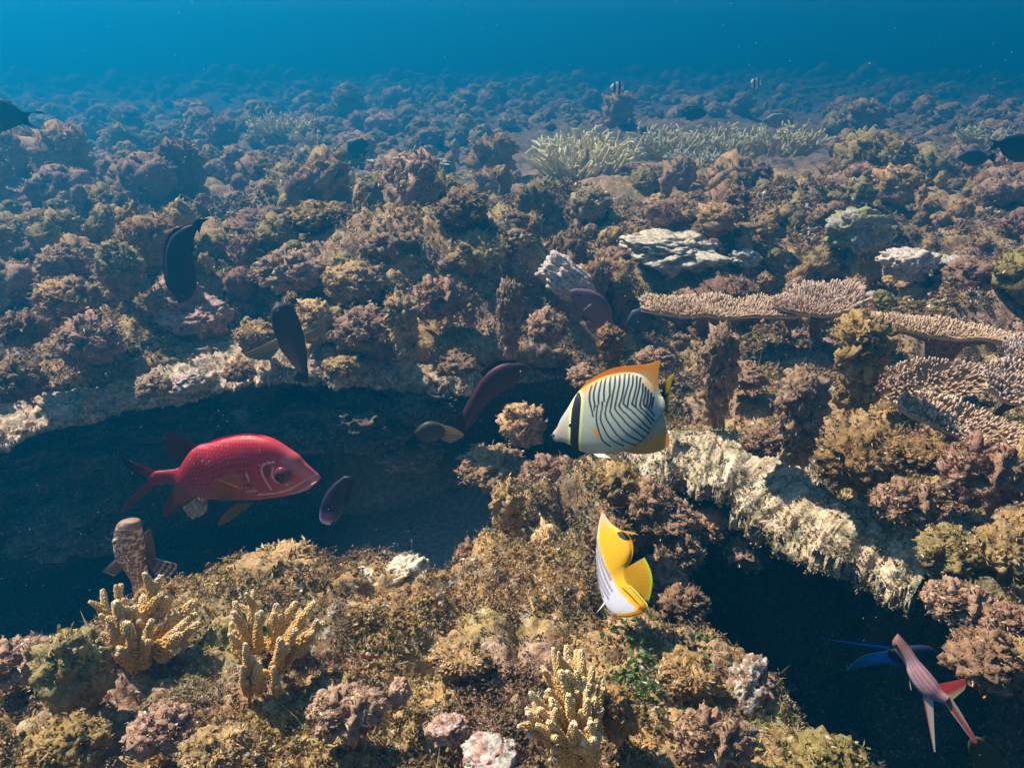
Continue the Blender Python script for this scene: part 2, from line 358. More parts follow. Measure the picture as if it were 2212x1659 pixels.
# ------------------------------------------------------------------ pale rock ledges that rim the two hollows
def ledge(name, label, pix, zt, depth_w, thick, seed, cols, lip=.05, bevel=.03, n=420, m=72, grp=None, rough=1.0):
    """pix: rim in the photo's frame; zt: height of the rim top; the slab reaches depth_w back from the rim"""
    pts = []
    for (px, py), z in zip(pix, zt):
        r_ = ray(px, py); t = (z - 1.0) / r_[2]; p = CAM + r_ * t; pts.append((p[0], p[1], z))
    Pc = resample(pts, n); T = np.gradient(Pc, axis=0); T[:, 2] = 0; T = unit(T); Nn = np.stack([-T[:, 1], T[:, 0], 0 * T[:, 0]], 1)
    if np.mean(Nn[:, 1]) < 0: Nn = -Nn                      # points away from the hollow, into the reef
    th = np.linspace(0, 2 * np.pi, m, endpoint=False)
    cu = np.sign(np.cos(th)) * np.abs(np.cos(th)) ** .6; cz = np.sign(np.sin(th)) * np.abs(np.sin(th)) ** .75
    s = np.linspace(0, 1, n); r = np.random.default_rng(seed)
    wv = depth_w * (1 + .25 * vn(np.c_[s * 7, s * 0, s * 0 + seed], 1)); tv = thick * (1 + .45 * vn(np.c_[s * 9, s * 0, s * 0 + seed], 2)) * np.clip(np.sin(np.pi * s) * 6, .3, 1)
    jag = (.018 if rough < 1 else .065) * vn(np.c_[s * 16, s * 0 + seed, s * 0], 3) + .02 * vn(np.c_[s * 40, s * 0 + seed, s * 0], 4)
    U = (cu[None] + 1) * wv[:, None] / 2 - lip + jag[:, None] * (cu[None] < 0)
    Zz = cz[None] * tv[:, None] / 2 - tv[:, None] / 2
    V = Pc[:, None, :] + Nn[:, None, :] * U[..., None]; V[..., 2] += Zz - bevel * np.clip(-cu, 0, 1)[None] ** 1.0 * (cz[None] > -.2)
    Vn = np.stack([Nn[:, None, 0] * np.cos(th)[None], Nn[:, None, 1] * np.cos(th)[None], np.sin(th)[None] + 0 * Nn[:, None, 0]], -1).reshape(-1, 3)
    V = V.reshape(-1, 3); q = V + .02 * np.stack([vn(V * 22, 5), vn(V * 22, 6), vn(V * 22, 7)], 1)
    d = .016 * vn(q * 13, seed) + .014 * vn(q * 30, seed + 1) + .010 * (1 - 2 * np.abs(vn(q * 60, seed + 2))) + .005 * vn(q * 130, seed + 3)
    V = V + Vn * (d * rough)[:, None]
    a = fbm(V * 8, 3, seed + 5); b = fbm(V * 25, 2, seed + 6)
    C = lerp(np.tile(cols[0], (len(V), 1)), cols[1], sst(-.15, .25, a)); C = lerp(C, cols[2], sst(.1, .45, b) * .8); C = lerp(C, OLIVE * .8, sst(.05, .4, -b) * .75)
    C = lerp(C, DARK, sst(.3, .7, vn(V * 70, 9)) * .6)
    F_ = gridF(n, m, True)
    o = link(name, mesh(name, V, F_, C, [M_LEDGE])); tag(o, label, 'rock ledge', grp)
    return V, Vn
PALE = (np.array([.58, .38, .24]), np.array([.72, .52, .36]), np.array([.20, .15, .08]))
PALE2 = (np.array([.58, .43, .26]), np.array([.70, .57, .39]), np.array([.22, .17, .08]))
L1 = ledge('rock_ledge', 'long pale pinkish rock ledge over the dark hollow on the left, below the brown fish', [(-90, 960), (0, 912), (110, 885), (235, 838), (320, 822), (450, 800), (620, 792), (760, 790), (900, 786), (1060, 782), (1200, 772), (1262, 768)],
      [-.03, -.02, 0, .0, .02, .02, .02, .02, .0, -.02, -.05, -.08], .52, .10, 3, PALE, lip=.02)
L2 = ledge('rock_ledge', 'pale crusted rock rim curving down to the right under the striped white and orange fish', [(1275, 1012), (1330, 992), (1400, 982), (1500, 985), (1590, 1012), (1650, 1058), (1730, 1108), (1830, 1150), (1930, 1205), (1990, 1245)],
      [-.03, .03, .06, .07, .06, .05, .04, .04, .02, .0], .22, .075, 7, PALE2, lip=.045, bevel=.05, rough=.6)

# lower rim of small ledges further back
def slab(name, label, px, py, wpx, hpx, t, seed, cols, rotz=0, tilt=(0, 0), thick=.5, cat='rock', grp=None, sink=.3, mat=None, jag=1.0):
    c = at(px, py, t); w = wpx * t / F; 
    V0, F0 = ico(6 if wpx > 120 else 5); V = V0.copy(); V = np.sign(V) * np.abs(V) ** .8
    q = V * 1.3 + seed
    d = .34 * vn(q * 1.1, seed) + .24 * vn(q * 2.6, seed + 1) + .16 * (1 - 2 * np.abs(vn(q * 5.5, seed + 2))) + .06 * vn(q * 12, seed + 3) + .035 * vn(q * 26, seed + 4)
    V = V * (1 + d * jag)[:, None]
    a = fbm(q * 2.5, 3, seed + 5); b = vn(q * 14, seed + 6)
    C = lerp(np.tile(cols[0], (len(V), 1)), cols[1], sst(-.2, .3, a)); C = lerp(C, cols[2], sst(.15, .6, -a) * .8); C = lerp(C, DARK, sst(.35, .7, b) * .6)
    V = V * np.array([w / 2, w * thick * .6, hpx * t / F / 2])
    o = link(name, mesh(name, V, F0, C, [mat or M_LEDGE]), loc=c, rot=(R(tilt[0]), R(tilt[1]), R(rotz)))
    return tag(o, label, cat, grp)
WHITE = (np.array([.60, .50, .36]), np.array([.52, .45, .33]), np.array([.5, .38, .26]))
PINKISH = (np.array([.66, .48, .38]), np.array([.62, .52, .46]), np.array([.40, .34, .25]))
slab('pale_rock', 'flat topped cream rock in the middle of the reef, right of centre', 1452, 540, 185, 62, 3.75, 21, WHITE, thick=.8)
slab('pale_rock', 'smooth pinkish log shaped rock leaning above the pink brown fish', 1222, 603, 118, 62, 3.05, 22, PINKISH, tilt=(0, 38), thick=.6)
slab('pale_rock', 'knobbly cream rock with a raised tip on the edge of the sand', 872, 1248, 105, 62, 1.42, 23, WHITE, tilt=(0, -28), thick=.6)
slab('pale_rock', 'low cream rock touching the knobbly pale rock at the edge of the sand', 800, 1262, 85, 48, 1.40, 24, WHITE, thick=.7)
slab('pale_rock', 'pale grey rock below the dark hole in the reef at the right', 1955, 570, 95, 60, 3.3, 25, PINKISH, thick=.8)
slab('pale_rock', 'green grey rock block beside the dark hole at the upper right', 1860, 500, 110, 85, 3.7, 26, (OLIVE * 1.8, CREAM * .6, OLIVE), thick=.8)
slab('pale_rock', 'rounded pale rock near the right edge behind the table corals', 2075, 590, 120, 50, 3.35, 27, (CREAM * .6, CREAM * .8, OLIVE * 1.5), thick=.8)
slab('pale_rock', 'small pink crusted stone on the ledge below the tall black fish', 425, 690, 120, 75, 3.0, 28, (PINK * .8, MAUVE * 1.6, TAN), thick=.8)
slab('pale_rock', 'square pink stone at the left end of the ledge', 412, 825, 60, 34, 2.45, 29, (PINK * .9, CREAM * .8, TAN), thick=.9)
slab('pale_rock', 'small lit stone in the dark hollow behind the red fish', 425, 1085, 40, 60, 2.1, 30, (CREAM * .6, MAUVE, TAN), tilt=(0, 25))
slab('pale_rock', 'pink white crusted rock at the bottom of the foreground', 965, 1575, 75, 50, 1.0, 31, (PINK * .7, MAUVE * 1.6, TAN), thick=.8)
slab('pale_rock', 'pink crusted rock at the bottom edge left of the lowest yellow coral', 1060, 1640, 105, 52, .93, 32, (PINK * .75, CREAM * .7, TAN), thick=.8)
slab('pale_rock', 'round mauve stone in the foreground turf', 865, 1490, 42, 46, 1.05, 33, (MAUVE * 1.6, MAUVE * 1.8, PINK * .7), thick=.9)
slab('pale_rock', 'speckled lit rock at the right edge of the foreground mass', 1620, 1490, 80, 100, 1.14, 35, (MAUVE, CREAM * .6, DARK), thick=.9, jag=1.3)
SHADE_DK = (np.array([.07, .05, .04]), np.array([.12, .085, .06]), np.array([.03, .025, .02]))  # shade of the hollow put into the rock colours
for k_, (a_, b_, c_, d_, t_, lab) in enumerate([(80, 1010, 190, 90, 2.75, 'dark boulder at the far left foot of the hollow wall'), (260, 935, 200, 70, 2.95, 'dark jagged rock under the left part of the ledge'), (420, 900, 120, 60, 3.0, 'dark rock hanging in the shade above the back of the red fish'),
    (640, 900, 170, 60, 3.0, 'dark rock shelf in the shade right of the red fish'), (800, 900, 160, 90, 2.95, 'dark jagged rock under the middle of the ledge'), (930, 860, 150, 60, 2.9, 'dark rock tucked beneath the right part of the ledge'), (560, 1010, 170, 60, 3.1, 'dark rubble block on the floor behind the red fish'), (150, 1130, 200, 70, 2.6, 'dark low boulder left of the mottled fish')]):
    slab('shade_toned_rock', lab, a_, b_, c_, d_, t_, 60 + k_, SHADE_DK, thick=.8, jag=1.3, mat=M_REEF)
slab('pale_rock', 'faint pale blue grey rock deep in the dark hollow', 545, 895, 60, 45, 3.0, 36, (np.array([.2, .27, .33]),) * 3, thick=.8)
slab('pale_rock', 'rounded pale rock right of centre near the far staghorn coral', 1610, 560, 60, 30, 3.7, 37, WHITE)
slab('pale_rock', 'long low pale slab in the far left of the reef', 870, 352, 170, 16, 7.0, 38, WHITE, thick=.6)

# ------------------------------------------------------------------ overgrown coral heads
GH = 'overgrown coral heads crowding the reef'
heads = []          # world positions and radius, for spacing
def place_head(me, loc, w, h, rz, label, tiltx=0, group=GH, cat='coral head'):
    o = link('overgrown_coral_head', me, loc=loc, scale=(w * 1.05, w * 1.05, h * 1.08), rot=(tiltx, 0, rz)); tag(o, label, cat, group)
    heads.append((loc[0], loc[1], w / 2)); return o
def by_px(px, pyb, w, h, kind, t, label, k=0):
    """centre column, base row, size in pixels, distance"""
    L_ = NEARH[kind]; me = L_[k % len(L_)]
    if t > 3.4: t = hit(px, pyb)[1]
    c = at(px, pyb, t); s = t / F
    place_head(me, tuple(c), w * s, h * s, k * 1.7 + px, label)
for a in [
    (178, 1530, 175, 185, 'ball', 1.12, 'big round tan coral head at the left edge below the left yellow coral', 0),
    (150, 1655, 180, 130, 'mound', 1.0, 'sunlit lumpy coral head in the bottom left corner', 1),
    (60, 1450, 150, 110, 'mound', 1.2, 'shaded brown coral head at the left edge behind the big round one', 0),
    (275, 1400, 150, 100, 'mound', 1.25, 'brown lumpy head right at the foot of the left yellow coral', 2),
    (600, 1290, 250, 135, 'mound', 1.42, 'wide golden algae covered mound on the crest by the sand', 1),
    (340, 1600, 150, 100, 'mound', 1.03, 'golden brown lumpy head low in the left foreground', 0),
    (1105, 1190, 100, 130, 'column', 1.72, 'upright coral column at the right edge of the sandy hollow', 0),
    (1185, 1290, 120, 160, 'ball', 1.60, 'grey brown coral head just left of the yellow and white fish', 1),
    (1030, 1240, 95, 110, 'mound', 1.62, 'low grey coral clump between the sand and the upright column', 2),
    (1090, 1310, 130, 90, 'mound', 1.48, 'dark rubble covered clump on the crest right of the cream rocks', 0),
    (1330, 1075, 120, 100, 'mound', 1.75, 'spiky coral clump directly under the striped white and orange fish', 1),
    (1250, 1250, 110, 110, 'mound', 1.72, 'shaded coral clump behind the tail tip of the yellow fish', 2),
    (1400, 1110, 120, 110, 'mound', 1.7, 'shaded spiky clump under the bright crusted rim', 0),
    (1320, 800, 75, 80, 'column', 2.5, 'small upright coral knob above the striped fish', 0),
    (1262, 830, 85, 60, 'mound', 2.4, 'small round coral knob at the right end of the dark hollow', 0),
    (1410, 790, 85, 55, 'mound', 2.55, 'low grey coral knob behind the dorsal fin of the striped fish', 2),
    (1545, 900, 95, 155, 'column', 2.15, 'tall mauve coral column right of the striped fish', 1),
    (335, 848, 90, 60, 'mound', 2.46, 'small golden coral clump on the ledge rim near the square pink stone', 2),
    (520, 815, 80, 50, 'mound', 2.66, 'small olive coral clump on the ledge rim left of the brown fish', 0),
    (735, 812, 90, 50, 'mound', 2.68, 'small tan coral clump on the ledge rim right of the brown fish', 1),
    (985, 806, 110, 60, 'mound', 2.66, 'small brown coral clump on the ledge rim above the tan tailed fish', 2),
    (1060, 1040, 170, 90, 'mound', 2.75, 'dim blue grey coral rubble mound at the back of the sandy hollow', 1),
    (1200, 1060, 150, 110, 'mound', 2.3, 'dim coral mound in the hollow below the snout of the striped fish', 2),
    (880, 1000, 150, 60, 'mound', 2.95, 'dim low rubble mound at the foot of the hollow wall', 0),
    (1130, 960, 110, 90, 'ball', 2.6, 'dim rounded coral lump in the dark right end of the hollow', 1),
    (680, 960, 120, 60, 'mound', 3.0, 'dim lump at the foot of the wall above the red fish', 2),
    (2070, 1330, 150, 110, 'mound', 1.33, 'reddish tan coral lump hiding the right end of the pale rim', 0),
    (2180, 1370, 130, 100, 'mound', 1.28, 'reddish coral lump at the right edge over the cave', 2),
    (1330, 1180, 130, 100, 'mound', 1.72, 'shaded spiky lump behind the top of the yellow fish', 2),
    (1440, 1150, 150, 90, 'mound', 1.98, 'wide dark knobbly lump tucked right beneath the rim', 0),
    (1520, 1160, 130, 80, 'mound', 2.05, 'dark rough lump in the shadow of the rim', 1),
    (1410, 1280, 130, 110, 'mound', 1.75, 'shaded rough lump halfway down the cave wall', 2),
    (1600, 1210, 130, 90, 'mound', 2.05, 'dark rough lump under the bend of the rim', 2),
    (1380, 1170, 110, 90, 'mound', 1.86, 'dim knobbly lump on the cave wall just under the pale rim', 1),
    (1460, 1220, 110, 110, 'mound', 1.95, 'dark knobbly lump on the cave wall right of the yellow fish', 2),
    (1470, 1330, 110, 100, 'mound', 1.62, 'shaded lump low on the cave wall by the foreground edge', 0),
    (1848, 870, 150, 160, 'column', 2.05, 'large fluffy coral column beside the table corals', 0),
    (1715, 985, 125, 150, 'column', 1.9, 'brown coral column between the rim and the large fluffy column', 1),
    (1850, 1040, 190, 150, 'mound', 1.8, 'wide brown coral mound below the large fluffy column', 1),
    (1650, 970, 110, 70, 'mound', 1.95, 'low golden coral mound above the bright rim', 0),
    (1600, 830, 120, 60, 'mound', 2.4, 'olive coral mound between the two tall columns', 2),
    (2120, 1080, 180, 190, 'mound', 1.55, 'reddish brown coral mound at the right edge below the table corals', 0),
    (1960, 1120, 150, 120, 'mound', 1.6, 'tan coral mound in the middle of the right bank', 2),
    (2170, 1240, 170, 150, 'mound', 1.42, 'reddish coral mound at the right edge above the dark cave', 1),
    (2040, 1250, 150, 110, 'ball', 1.45, 'golden brown coral head on the right bank above the cave', 0),
    (2000, 1010, 120, 80, 'mound', 1.75, 'brown coral lump at the foot of the pinkish table corals', 1),
    (2112, 1458, 185, 130, 'mound', 1.02, 'sunlit spiky coral lump in the cave mouth above the striped pink fish', 0),
    (2215, 1480, 170, 130, 'mound', 1.07, 'sunlit spiky coral lump at the right edge beside the cave fish', 1),
    (1790, 1720, 180, 130, 'ball', 1.0, 'olive coral head at the bottom edge in the dark cave', 0),
    (1545, 1640, 170, 160, 'mound', 1.0, 'fluffy olive algae covered lump at the lower right of the foreground', 2),
    (1490, 1500, 150, 110, 'mound', 1.14, 'shaded coral lump to the right of the lowest yellow coral', 1),
    (1330, 1590, 100, 120, 'ball', 1.02, 'round tan coral knob touching the lowest yellow coral on its right', 1),
    (600, 1440, 150, 90, 'mound', 1.2, 'brown turf clump behind the middle yellow coral', 0),
    (840, 1350, 140, 70, 'mound', 1.3, 'golden turf clump in front of the cream rocks', 1),
    (760, 1560, 170, 110, 'mound', 1.03, 'golden turf lump in the centre left foreground', 2),
    (1250, 1370, 170, 80, 'mound', 1.32, 'olive turf lump behind the lowest yellow coral', 0),
    (1000, 1450, 150, 80, 'mound', 1.16, 'brown turf lump in the centre of the foreground', 1),
    (480, 1650, 160, 110, 'mound', .97, 'golden turf lump at the bottom edge left of centre', 1),
    (270, 640, 105, 110, 'ball', 2.9, 'orange tan coral head left of the tall black fish', 0),
    (150, 690, 150, 110, 'mound', 2.75, 'lumpy tan coral head at the left below the orange tan head', 1),
    (60, 740, 110, 90, 'mound', 2.55, 'sunlit yellow coral clump at the left edge', 0),
    (40, 850, 130, 110, 'mound', 2.35, 'golden coral head at the left end of the ledge', 2),
    (200, 770, 160, 130, 'mound', 2.6, 'dark golden coral head above the left end of the ledge', 0),
    (130, 590, 110, 80, 'mound', 3.1, 'brown coral head near the left edge in the middle rows', 2),
    (560, 760, 110, 80, 'mound', 2.75, 'olive coral clump on the ledge left of the brown fish', 1),
    (690, 740, 110, 90, 'ball', 2.9, 'tan coral knob on the ledge right of the brown fish', 1),
    (790, 740, 160, 110, 'mound', 2.85, 'lumpy tan coral mound on the ledge above the dark hollow', 0),
    (880, 770, 100, 110, 'column', 2.75, 'upright tan coral column on the ledge above the dark hollow', 0),
    (955, 680, 130, 110, 'mound', 2.95, 'golden spiky coral head near the middle of the reef', 2),
    (1100, 760, 70, 120, 'column', 2.7, 'thin brown coral column near the right end of the ledge', 1),
    (1180, 730, 100, 90, 'mound', 2.8, 'crusted coral lump left of the pink brown fish', 0),
    (1720, 640, 62, 55, 'mound', 3.15, 'round pinkish coral knob behind the longest table coral', 0),
    (1652, 650, 46, 48, 'column', 3.15, 'small coral knob left of the round pinkish knob', 0),
    (410, 400, 56, 62, 'column', 4.6, 'dark upright coral head in the upper left with a lit top', 0),
    (515, 408, 58, 66, 'column', 4.5, 'dark upright coral head right of the other upright one in the upper left', 1),
    (700, 500, 150, 80, 'mound', 3.7, 'reddish tan coral mound at the top of the central bank', 1),
    (560, 520, 170, 90, 'mound', 3.6, 'brown coral mound right behind the tall black fish', 0),
    (1000, 480, 130, 90, 'mound', 3.7, 'reddish coral mound in the centre of the reef', 2),
    (850, 560, 190, 120, 'mound', 3.3, 'wide reddish brown coral mound in the middle of the central bank', 0),
    (1040, 600, 150, 130, 'mound', 3.2, 'golden brown coral mound on the right side of the central bank', 1),
    (640, 620, 170, 110, 'mound', 3.1, 'brown coral mound on the central bank right of the tall black fish', 2),
    (760, 650, 150, 100, 'mound', 3.05, 'tan coral mound low on the central bank', 1),
]: by_px(*a)
# the crowd behind, spaced over the reef top
cand = []
rr = np.random.default_rng(5)
N = 42000
cy = 2.2 + 36 * rr.random(N) ** 2.2; cx = rr.uniform(-1, 1, N) * (cy * .70 + .5)
hz, hA, hB, _, _ = height(cx, cy)
dens = vn(np.c_[cx * 1.1, cy * .9, cx * 0], 91)
okc = (hA > .30) & (hB > .12) & (hz > -.22) & (dens > np.where(cy > 5, -2, -.5))
tx, ty, tt = proj(np.stack([cx, cy, hz + .05], 1))
okc &= ~((tx > 1380) & (tx < 2260) & (ty > 620) & (cy < 3.1)) & ~((tx > 1110) & (tx < 1390) & (ty > 270) & (ty < 435)) & ~((tx > 1370) & (tx < 1790) & (ty > 250) & (ty < 385))
okc &= ~((ty > 700) & (tx < 1290) & (cy < 3.0)) & (tx > -150) & (tx < 2362)
placed = list(heads); out = []
for i in np.nonzero(okc)[0]:
    w = rr.choice([.08, .11, .15, .22, .32], p=[.2, .25, .2, .2, .15]) * rr.uniform(.8, 1.2) * (1 + .045 * cy[i]) * (.8 if cy[i] < 3 else 1)
    x, y = cx[i], cy[i]; A = np.array(placed)
    if np.any((A[:, 0] - x) ** 2 + (A[:, 1] - y) ** 2 < (.72 * (A[:, 2] + w / 2)) ** 2): continue
    placed.append((x, y, w / 2)); out.append((x, y, hz[i], w))
    if len(out) > 2900: break
out.sort(key=lambda q: q[1] / q[3])
nind = 296 - len(heads)
def region(px, py):
    c = 'far left' if px < 440 else 'left' if px < 880 else 'centre' if px < 1330 else 'right' if px < 1780 else 'far right'
    r_ = 'upper' if py < 330 else 'high' if py < 400 else 'middle' if py < 480 else 'lower middle' if py < 600 else 'low'
    return c, r_
stuffb = MB()
for j, (x, y, z, w) in enumerate(out):
    asp = rr.choice([.75, .9, 1.0, 1.25, 1.5], p=[.3, .25, .2, .15, .1]) if w < .17 else rr.uniform(.65, 1.0)
    if j < nind:
        kk = 'column' if asp > 1.1 else rr.choice(['mound', 'ball']); opts = [m for k, m in HEADS if k == kk]
        px, py, _ = proj(np.array([x, y, z + w / 2])); c, r_ = region(px, py)
        shape = {'column': 'upright', 'mound': 'lumpy', 'ball': 'rounded'}[kk]; sz = 'large' if w > .15 else 'small' if w < .11 else 'middling'
        place_head(opts[rr.integers(len(opts))], (x, y, z - w * .12), w, w * asp, rr.uniform(0, 6.28),
                   f'{sz} {shape} coral head, {r_} rows of the reef, {c} of the picture')
    else:
        mb = LOW[[0, 5][rr.integers(2)] if asp > 1.4 else rr.integers(1, 5)]; a = rr.uniform(0, 6.28); Rz = np.array([[math.cos(a), -math.sin(a), 0], [math.sin(a), math.cos(a), 0], [0, 0, 1]])
        V = np.concatenate(mb.V) @ Rz.T * np.array([w, w, w * asp]) + np.array([x, y, z - w * .12])
        F0 = {k: np.concatenate(v) for k, v in mb.F.items()}
        stuffb.n = sum(len(v) for v in stuffb.V)
        Cc = np.concatenate(mb.C) * rr.uniform(.6, 1.4) * np.array([1, rr.uniform(.9, 1.1), rr.uniform(.8, 1.2)])
        stuffb.V.append(V); stuffb.C.append(Cc)
        for (k, m), f in F0.items(): stuffb.F.setdefault((k, m), []).append(f + stuffb.n)
o = link('far_coral_heads', stuffb.mesh('far_coral_heads', [M_REEF, M_TUFT])); tag(o, 'mass of small far coral heads fading into the blue water', 'coral heads', kind='stuff')
print('heads', len(heads), 'stuff', len(out) - nind)

# ------------------------------------------------------------------ algae turf on the reef
def turf():
    PV, C, Yv, kA_, kB_ = TERR
    px, py, t = proj(PV)
    r = np.random.default_rng(77)
    grid_n = PV.reshape(len(ys), NX, 3); du = np.gradient(grid_n, axis=1); dv = np.gradient(grid_n, axis=0); Nn = unit(np.cross(du, dv).reshape(-1, 3))
    w = (Yv ** 2 / np.maximum(t, .3) ** 2) * (px > -150) * (px < 2360) * (py < 1800) * (t > .4) * (t < 5)
    w = w * np.where(kA_ * (Yv > 2.6) > .3, .35, 1) * np.where((kA_ > .3) & (Yv < 2.6) & (PV[:, 0] < .1), .015, 1)
    w = w * np.where(Yv < 1.8, 1.0, .75) * (.35 + sst(-.3, .3, vn(p2(PV[:, 0], Yv) * 9, 61)))
    idx = r.choice(len(PV), 76000, p=w / w.sum())
    P = PV[idx] + r.normal(size=(len(idx), 3)) * .004; t = t[idx]; Nn = Nn[idx]; Nn = np.where(Nn[:, 2:] < 0, -Nn, Nn); Nn = unit(Nn + [0, 0, .3])
    cc = C[idx] * 1.25; f = vn(P * 6, 63); g = vn(P * 11, 64); h = r.random(len(P))
    cc = lerp(cc, GOLD * 1.15, sst(0, .4, f) * .8); cc = lerp(cc, OLIVE * 1.2, sst(.15, .5, -f) * .8)
    cc = lerp(cc, CREAM * 1.05, (h < .11) * 1.0); cc = lerp(cc, GREEN, ((h > .9) & (g > .15)) * 1.0); cc = lerp(cc, MAUVE * 1.4, sst(.2, .5, g) * .8); cc = lerp(cc, RUST, ((h > .8) & (h < .86)) * .7)
    cc = lerp(cc, DARK * 1.4, (sst(.0, .5, vn(P * 5 + 4, 66)) * .65)); cc = cc * r.uniform(.55, 1.3, (len(P), 1))
    size = (.0028 + .0034 * t) * r.uniform(.5, 1.6, len(P)) * np.where(f > .1, 1.25, .85)
    mb = MB(); h1 = r.random(len(P)) < .6; mb.add(*crumbs(P[h1], size[h1] * .8, cc[h1], 5, r), 0); mb.add(*tuftset(P[h1], Nn[h1], size[h1] * .7, cc[h1], 3, r, .9, up=-.2, curl=1.3), 0); h1 = ~h1; mb.add(*crumbs(P[h1], size[h1] * .6, cc[h1], 2, r), 0); mb.add(*tuftset(P[h1], Nn[h1], size[h1] * .85, cc[h1], 5, r, .35, up=0, curl=1.8), 0)
    # hair fine filaments
    idx2 = r.choice(len(PV), 9000, p=w * (Yv < 2.2) / (w * (Yv < 2.2)).sum()); P2 = PV[idx2] + [0, 0, .002]; n2 = len(P2)
    cl = C[idx2] * 1.5
    PP = np.repeat(P2, 7, 0) + r.normal(size=(n2 * 7, 3)) * .004; D = unit(r.normal(size=(n2 * 7, 3)) * .7 + [0, 0, .9])
    Lh = r.uniform(.004, .011, n2 * 7); mb.add(*fronds(PP, D, Lh, np.full(n2 * 7, .0009), np.repeat(cl, 7, 0) * r.uniform(.7, 1.3, (n2 * 7, 1)), .9, r, 3), 0)
    o = link('turf_algae', mb.mesh('turf_algae', [M_TUFT])); tag(o, 'tan and olive algae turf carpeting the reef', 'algae', kind='stuff')
turf()
def crust(L_, n, seed, name, label, green=.1):
    V, Nn = L_; r = np.random.default_rng(seed); m = np.nonzero((Nn[:, 2] > -.25))[0]; idx = r.choice(m, n); P = V[idx] + r.normal(size=(n, 3)) * .003
    h = r.random(n); c = CREAM[None] * r.uniform(.35, .9, (n, 1)); c = lerp(c, TAN, (h < .35) * .9); c = lerp(c, OLIVE, ((h > .35) & (h < .35 + green)) * .9); c = lerp(c, PINK, (h > .9) * .6)
    mb = MB(); sz = r.uniform(.003, .0075, n); mb.add(*crumbs(P, sz, c, 4, r), 0); mb.add(*tuftset(P[::3], unit(Nn[idx][::3]), sz[::3], c[::3], 3, r, .8, up=0, curl=1.2), 0)
    o = link(name, mb.mesh(name, [M_TUFT])); tag(o, label, 'algae', kind='stuff')
crust(L2, 3000, 3, 'crust_growth', 'pale shell and algae scraps on the bright crusted rim', .25)
def wall_scraps():
    PV_, C_, Yv, kA_, kB_ = TERR; px, py, t = proj(PV_); r = np.random.default_rng(8)
    w = ((px > 1270) & (px < 1800) & (py > 1000) & (py < 1520) & (kB_ > .05) & (kB_ < .98)) * 1.0 * (.2 + sst(-.1, .3, vn(PV_ * 14, 3)))
    idx = r.choice(len(PV_), 2600, p=w / w.sum()); n = len(idx); P = PV_[idx] + r.normal(size=(n, 3)) * .006
    h = r.random(n); c = np.tile(MAUVE * 1.2, (n, 1)); c = lerp(c, CREAM * .8, (h < .25) * 1.0); c = lerp(c, GREEN * 1.6, ((h > .25) & (h < .5)) * 1.0); c = lerp(c, RUST * 1.4, (h > .88) * 1.0)
    mb = MB(); mb.add(*tuftset(P, unit(np.tile([.3, -.6, .5], (n, 1))), r.uniform(.004, .010, n), c, 4, r, .6, curl=1.4), 0)
    o = link('wall_growth', mb.mesh('wall_growth', [M_TUFT])); tag(o, 'dark green and pale scraps of algae on the shaded wall of the cave', 'algae', kind='stuff')
wall_scraps()
crust(L1, 1800, 4, 'crust_growth', 'pale and tan scraps on the left rock ledge', .1)
def leafy(px, py, w, h, n, t0, label, c=GREEN, size=.012):
    r = np.random.default_rng(int(px + py)); P = []
    for _ in range(n):
        p, t = hit(px + r.normal() * w / 2, py + r.normal() * h / 2); P.append(p)
    P = np.array(P) + [0, 0, .006]; c3 = c[None] * r.uniform(.7, 1.9, (n, 1)); c3 = lerp(c3, CREAM * .8, (r.random(n) < .08) * 1.0)
    mb = MB(); mb.add(*tuftset(P, np.tile([0, -.4, .8], (n, 1)), np.full(n, size), c3, 5, r, .7), 0)
    o = link('leafy_algae', mb.mesh('leafy_algae', [M_TUFT])); tag(o, label, 'algae', 'green leafy algae patches', 'stuff')
leafy(560, 1395, 60, 50, 60, 1, 'dark green leafy algae under the middle yellow coral')
leafy(1655, 755, 90, 40, 90, 1, 'bright green leafy algae between the tall columns', GREEN * 1.3)
leafy(1700, 1075, 70, 35, 60, 1, 'green leafy algae on top of the bright crusted rim', GREEN * 1.2, .009)
leafy(1500, 1180, 110, 110, 260, 1, 'dark green and grey leafy algae under the crusted rim', GREEN * 1.2, .010)
leafy(1430, 1450, 110, 110, 160, 1, 'green leafy algae right of the lowest yellow coral', GREEN * 1.1, .009)
leafy(1570, 1600, 90, 90, 160, 1, 'pale green leafy algae on the lower right foreground lump', OLIVE * 1.6, .009)

